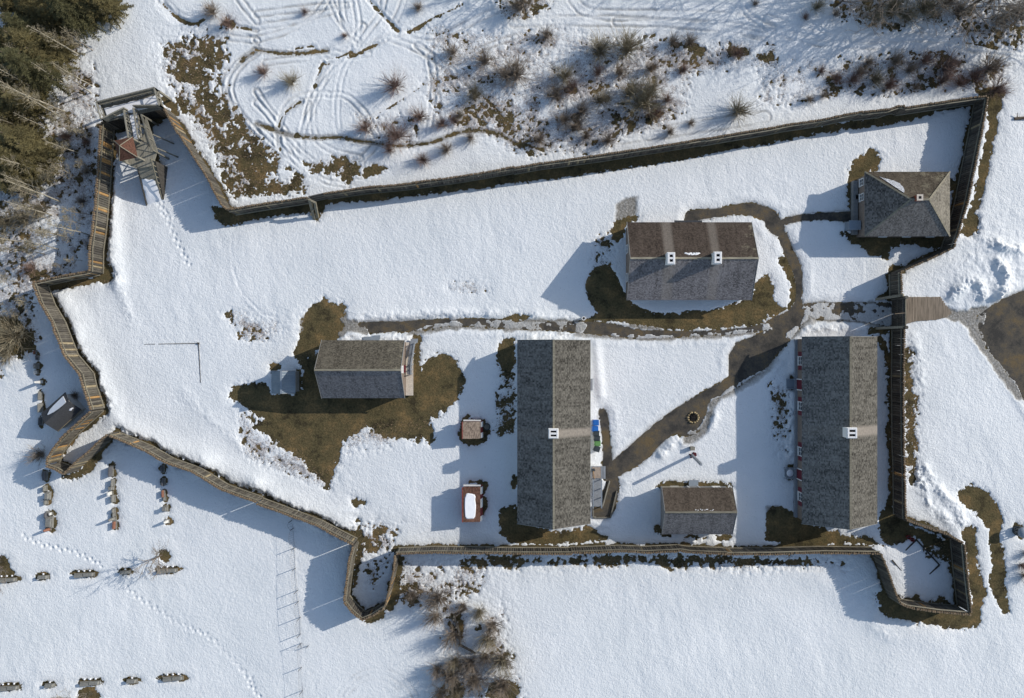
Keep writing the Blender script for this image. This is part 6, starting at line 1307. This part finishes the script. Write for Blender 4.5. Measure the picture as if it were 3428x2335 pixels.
rr_ = random.Random(77)
bare_tree([('A1', rr_.uniform(230, 640), rr_.uniform(180, 1560), rr_.uniform(3, 6), .2) for i in range(26)]+[('B1', rr_.uniform(60, 560), rr_.uniform(0, 300), rr_.uniform(2.5, 5), .2) for i in range(8)]+[('B1', rr_.uniform(20, 260), rr_.uniform(480, 760), rr_.uniform(2, 4), .24) for i in range(5)],
          'left of the west palisade', 'grey saplings left of the palisade', M['twig'], 'sapling', 'grey twiggy sapling', 3)
# conifers
def conifer(sd, hh, rr, mt):
    rn = random.Random(sd); t_ = MB(); t_.tube((0, 0, -.1), (0, 0, hh), .16, .03, 7); c = MB(); lv = int(hh*3.2)
    for j in range(lv):
        z = hh*(.12+.86*j/lv); R_ = rr*(1-(z/hh))**.75+.12; nb = rn.randint(7, 11)
        for k_ in range(nb):
            a_ = rn.uniform(0, 6.28); ln = R_*rn.uniform(.65, 1.1); d = Vector((math.cos(a_), math.sin(a_), 0)); n = max(3, int(ln*7))
            for i in range(n):
                f = (i+.5)/n; p_ = Vector((0, 0, z+.15*f-.35*f*f*ln))+d*ln*f
                for s_ in (-1, 1, 0, rn.choice((-1, 1))):
                    td = Vector((-d.y, d.x, 0))*s_*rn.uniform(.5, 1)+d*rn.uniform(.3, .9)+Vector((0, 0, rn.uniform(-.3, .35))); td.normalize(); l2 = rn.uniform(.16, .34); w_ = td.cross(Vector((rn.uniform(-.4, .4), rn.uniform(-.4, .4), 1))).normalized()*.055
                    c.add([p_-w_, p_+w_, p_+td*l2], [(0, 1, 2)])
    return t_, c
CM = []
for sd, hh, rr, mt in ((1, 8, 2.3, 'needle'), (2, 6.5, 2.0, 'needle'), (3, 9.5, 2.6, 'needled')):
    t_, c = conifer(sd, hh, rr, mt); a_ = t_.build('trunk', M['bark']); b_ = c.build('crown', M[mt]); CM.append((a_.data, b_.data, hh)); D.objects.remove(a_); D.objects.remove(b_)
cl = [('A1', 60, 20, 0), ('A1', 250, 60, 0), ('A1', 350, 100, 1), ('A1', 560, 30, 1), ('A1', 690, 10, 1), ('A1', 150, 190, 2), ('A1', 70, 330, 0), ('A1', 210, 320, 0), ('A1', 350, 290, 1), ('A1', 60, 470, 0), ('A1', 180, 450, 2), ('A1', 440, 40, 2), ('A1', 120, 560, 1), ('A1', 50, 660, 0), ('A1', 40, 790, 1), ('A1', 160, 690, 1),
      ('A1', 60, 920, 0), ('A1', 160, 960, 0), ('A1', 235, 1020, 1), ('A1', 80, 1090, 0), ('A1', 190, 1100, 1), ('A1', 20, 1200, 1), ('A1', 100, 1190, 1), ('A1', 290, 390, 1), ('A1', -60, 250, 0), ('A1', -60, 550, 0), ('A1', -60, 950, 0), ('A1', 140, -60, 0), ('A1', 480, -60, 0)]
cl = sorted(cl, key=lambda q: (q[2], q[1])); rn = random.Random(8)
for i, (k_, zx, zy, v) in enumerate(cl):
    me_t, me_c, hh = CM[v]; x, y = P(k_, zx, zy, hh*.55); grp_ = 'upper left corner' if zy < 820 else 'middle of the left edge'
    l = [q for q in cl if (q[2] < 820) == (zy < 820)]
    root = empty('conifer_tree', (x, y, 0), f'{ORD[l.index((k_, zx, zy, v))]} bushy olive conifer from the top in the {grp_}', 'conifer', 'conifers at the left edge', rz=rn.uniform(0, 6.28)); s_ = rn.uniform(.85, 1.15); root.scale = (s_*1.05, s_*1.05, s_)
    for n_, me in (('trunk', me_t), ('crown', me_c)): o = D.objects.new(n_, me); col.objects.link(o); o.parent = root

# dry blades standing out of bare and half-bare ground (uncountable)
rs = np.random.RandomState(5); m_ = MB(); vs = []; fs = []
xi = rs.randint(60, NX-60, 400000); yi = rs.randint(60, NY-60, 400000)
sf = SF[yi, xi]; lt = LT[yi, xi]; pd = PD[yi, xi]
keep = (np.abs(XS[xi]) < 56) & (np.abs(YS[yi]) < 39) & (pd > .1) & (((lt > .2) & (sf < .22) & (rs.rand(400000) < .5)) | ((sf < .05) & (sf > -.25) & (rs.rand(400000) < .34)) | ((lt > .3) & (rs.rand(400000) < .025)))
bx_ = XS[xi[keep]]; by_ = YS[yi[keep]]; n = len(bx_); a_ = rs.rand(n)*6.28; ln = .10+.22*rs.rand(n)*(.5+lt[keep]); el = .3+rs.rand(n)*1.0; wd = .016+.02*rs.rand(n)
px = bx_+rs.rand(n)*.12; py = by_+rs.rand(n)*.12; pz = np.maximum(ZS[yi[keep], xi[keep]], 0)-.02
dx = np.cos(a_)*np.cos(el)*ln; dy = np.sin(a_)*np.cos(el)*ln; dz = np.sin(el)*ln; wx = -np.sin(a_)*wd; wy = np.cos(a_)*wd
V = np.empty((n, 3, 3)); V[:, 0] = np.stack([px-wx, py-wy, pz], 1); V[:, 1] = np.stack([px+wx, py+wy, pz], 1); V[:, 2] = np.stack([px+dx, py+dy, pz+dz], 1)
me = D.meshes.new('dry_grass'); me.vertices.add(n*3); me.vertices.foreach_set('co', V.reshape(-1)); me.loops.add(n*3); me.loops.foreach_set('vertex_index', np.arange(n*3, dtype=np.int32)); me.polygons.add(n); me.polygons.foreach_set('loop_start', np.arange(n, dtype=np.int32)*3)
me.materials.append(M['drygrass']); me.update(calc_edges=True); o = D.objects.new('dry_grass', me); col.objects.link(o); tag(o, 'short dry brown grass poking through the snow', 'grass', kind='stuff')
print('blades', n)

for o in D.objects:
    if o.parent is None and 'label' in o.keys() and not 4 <= len(o['label'].split()) <= 16: print('LABEL', len(o['label'].split()), o['label'])
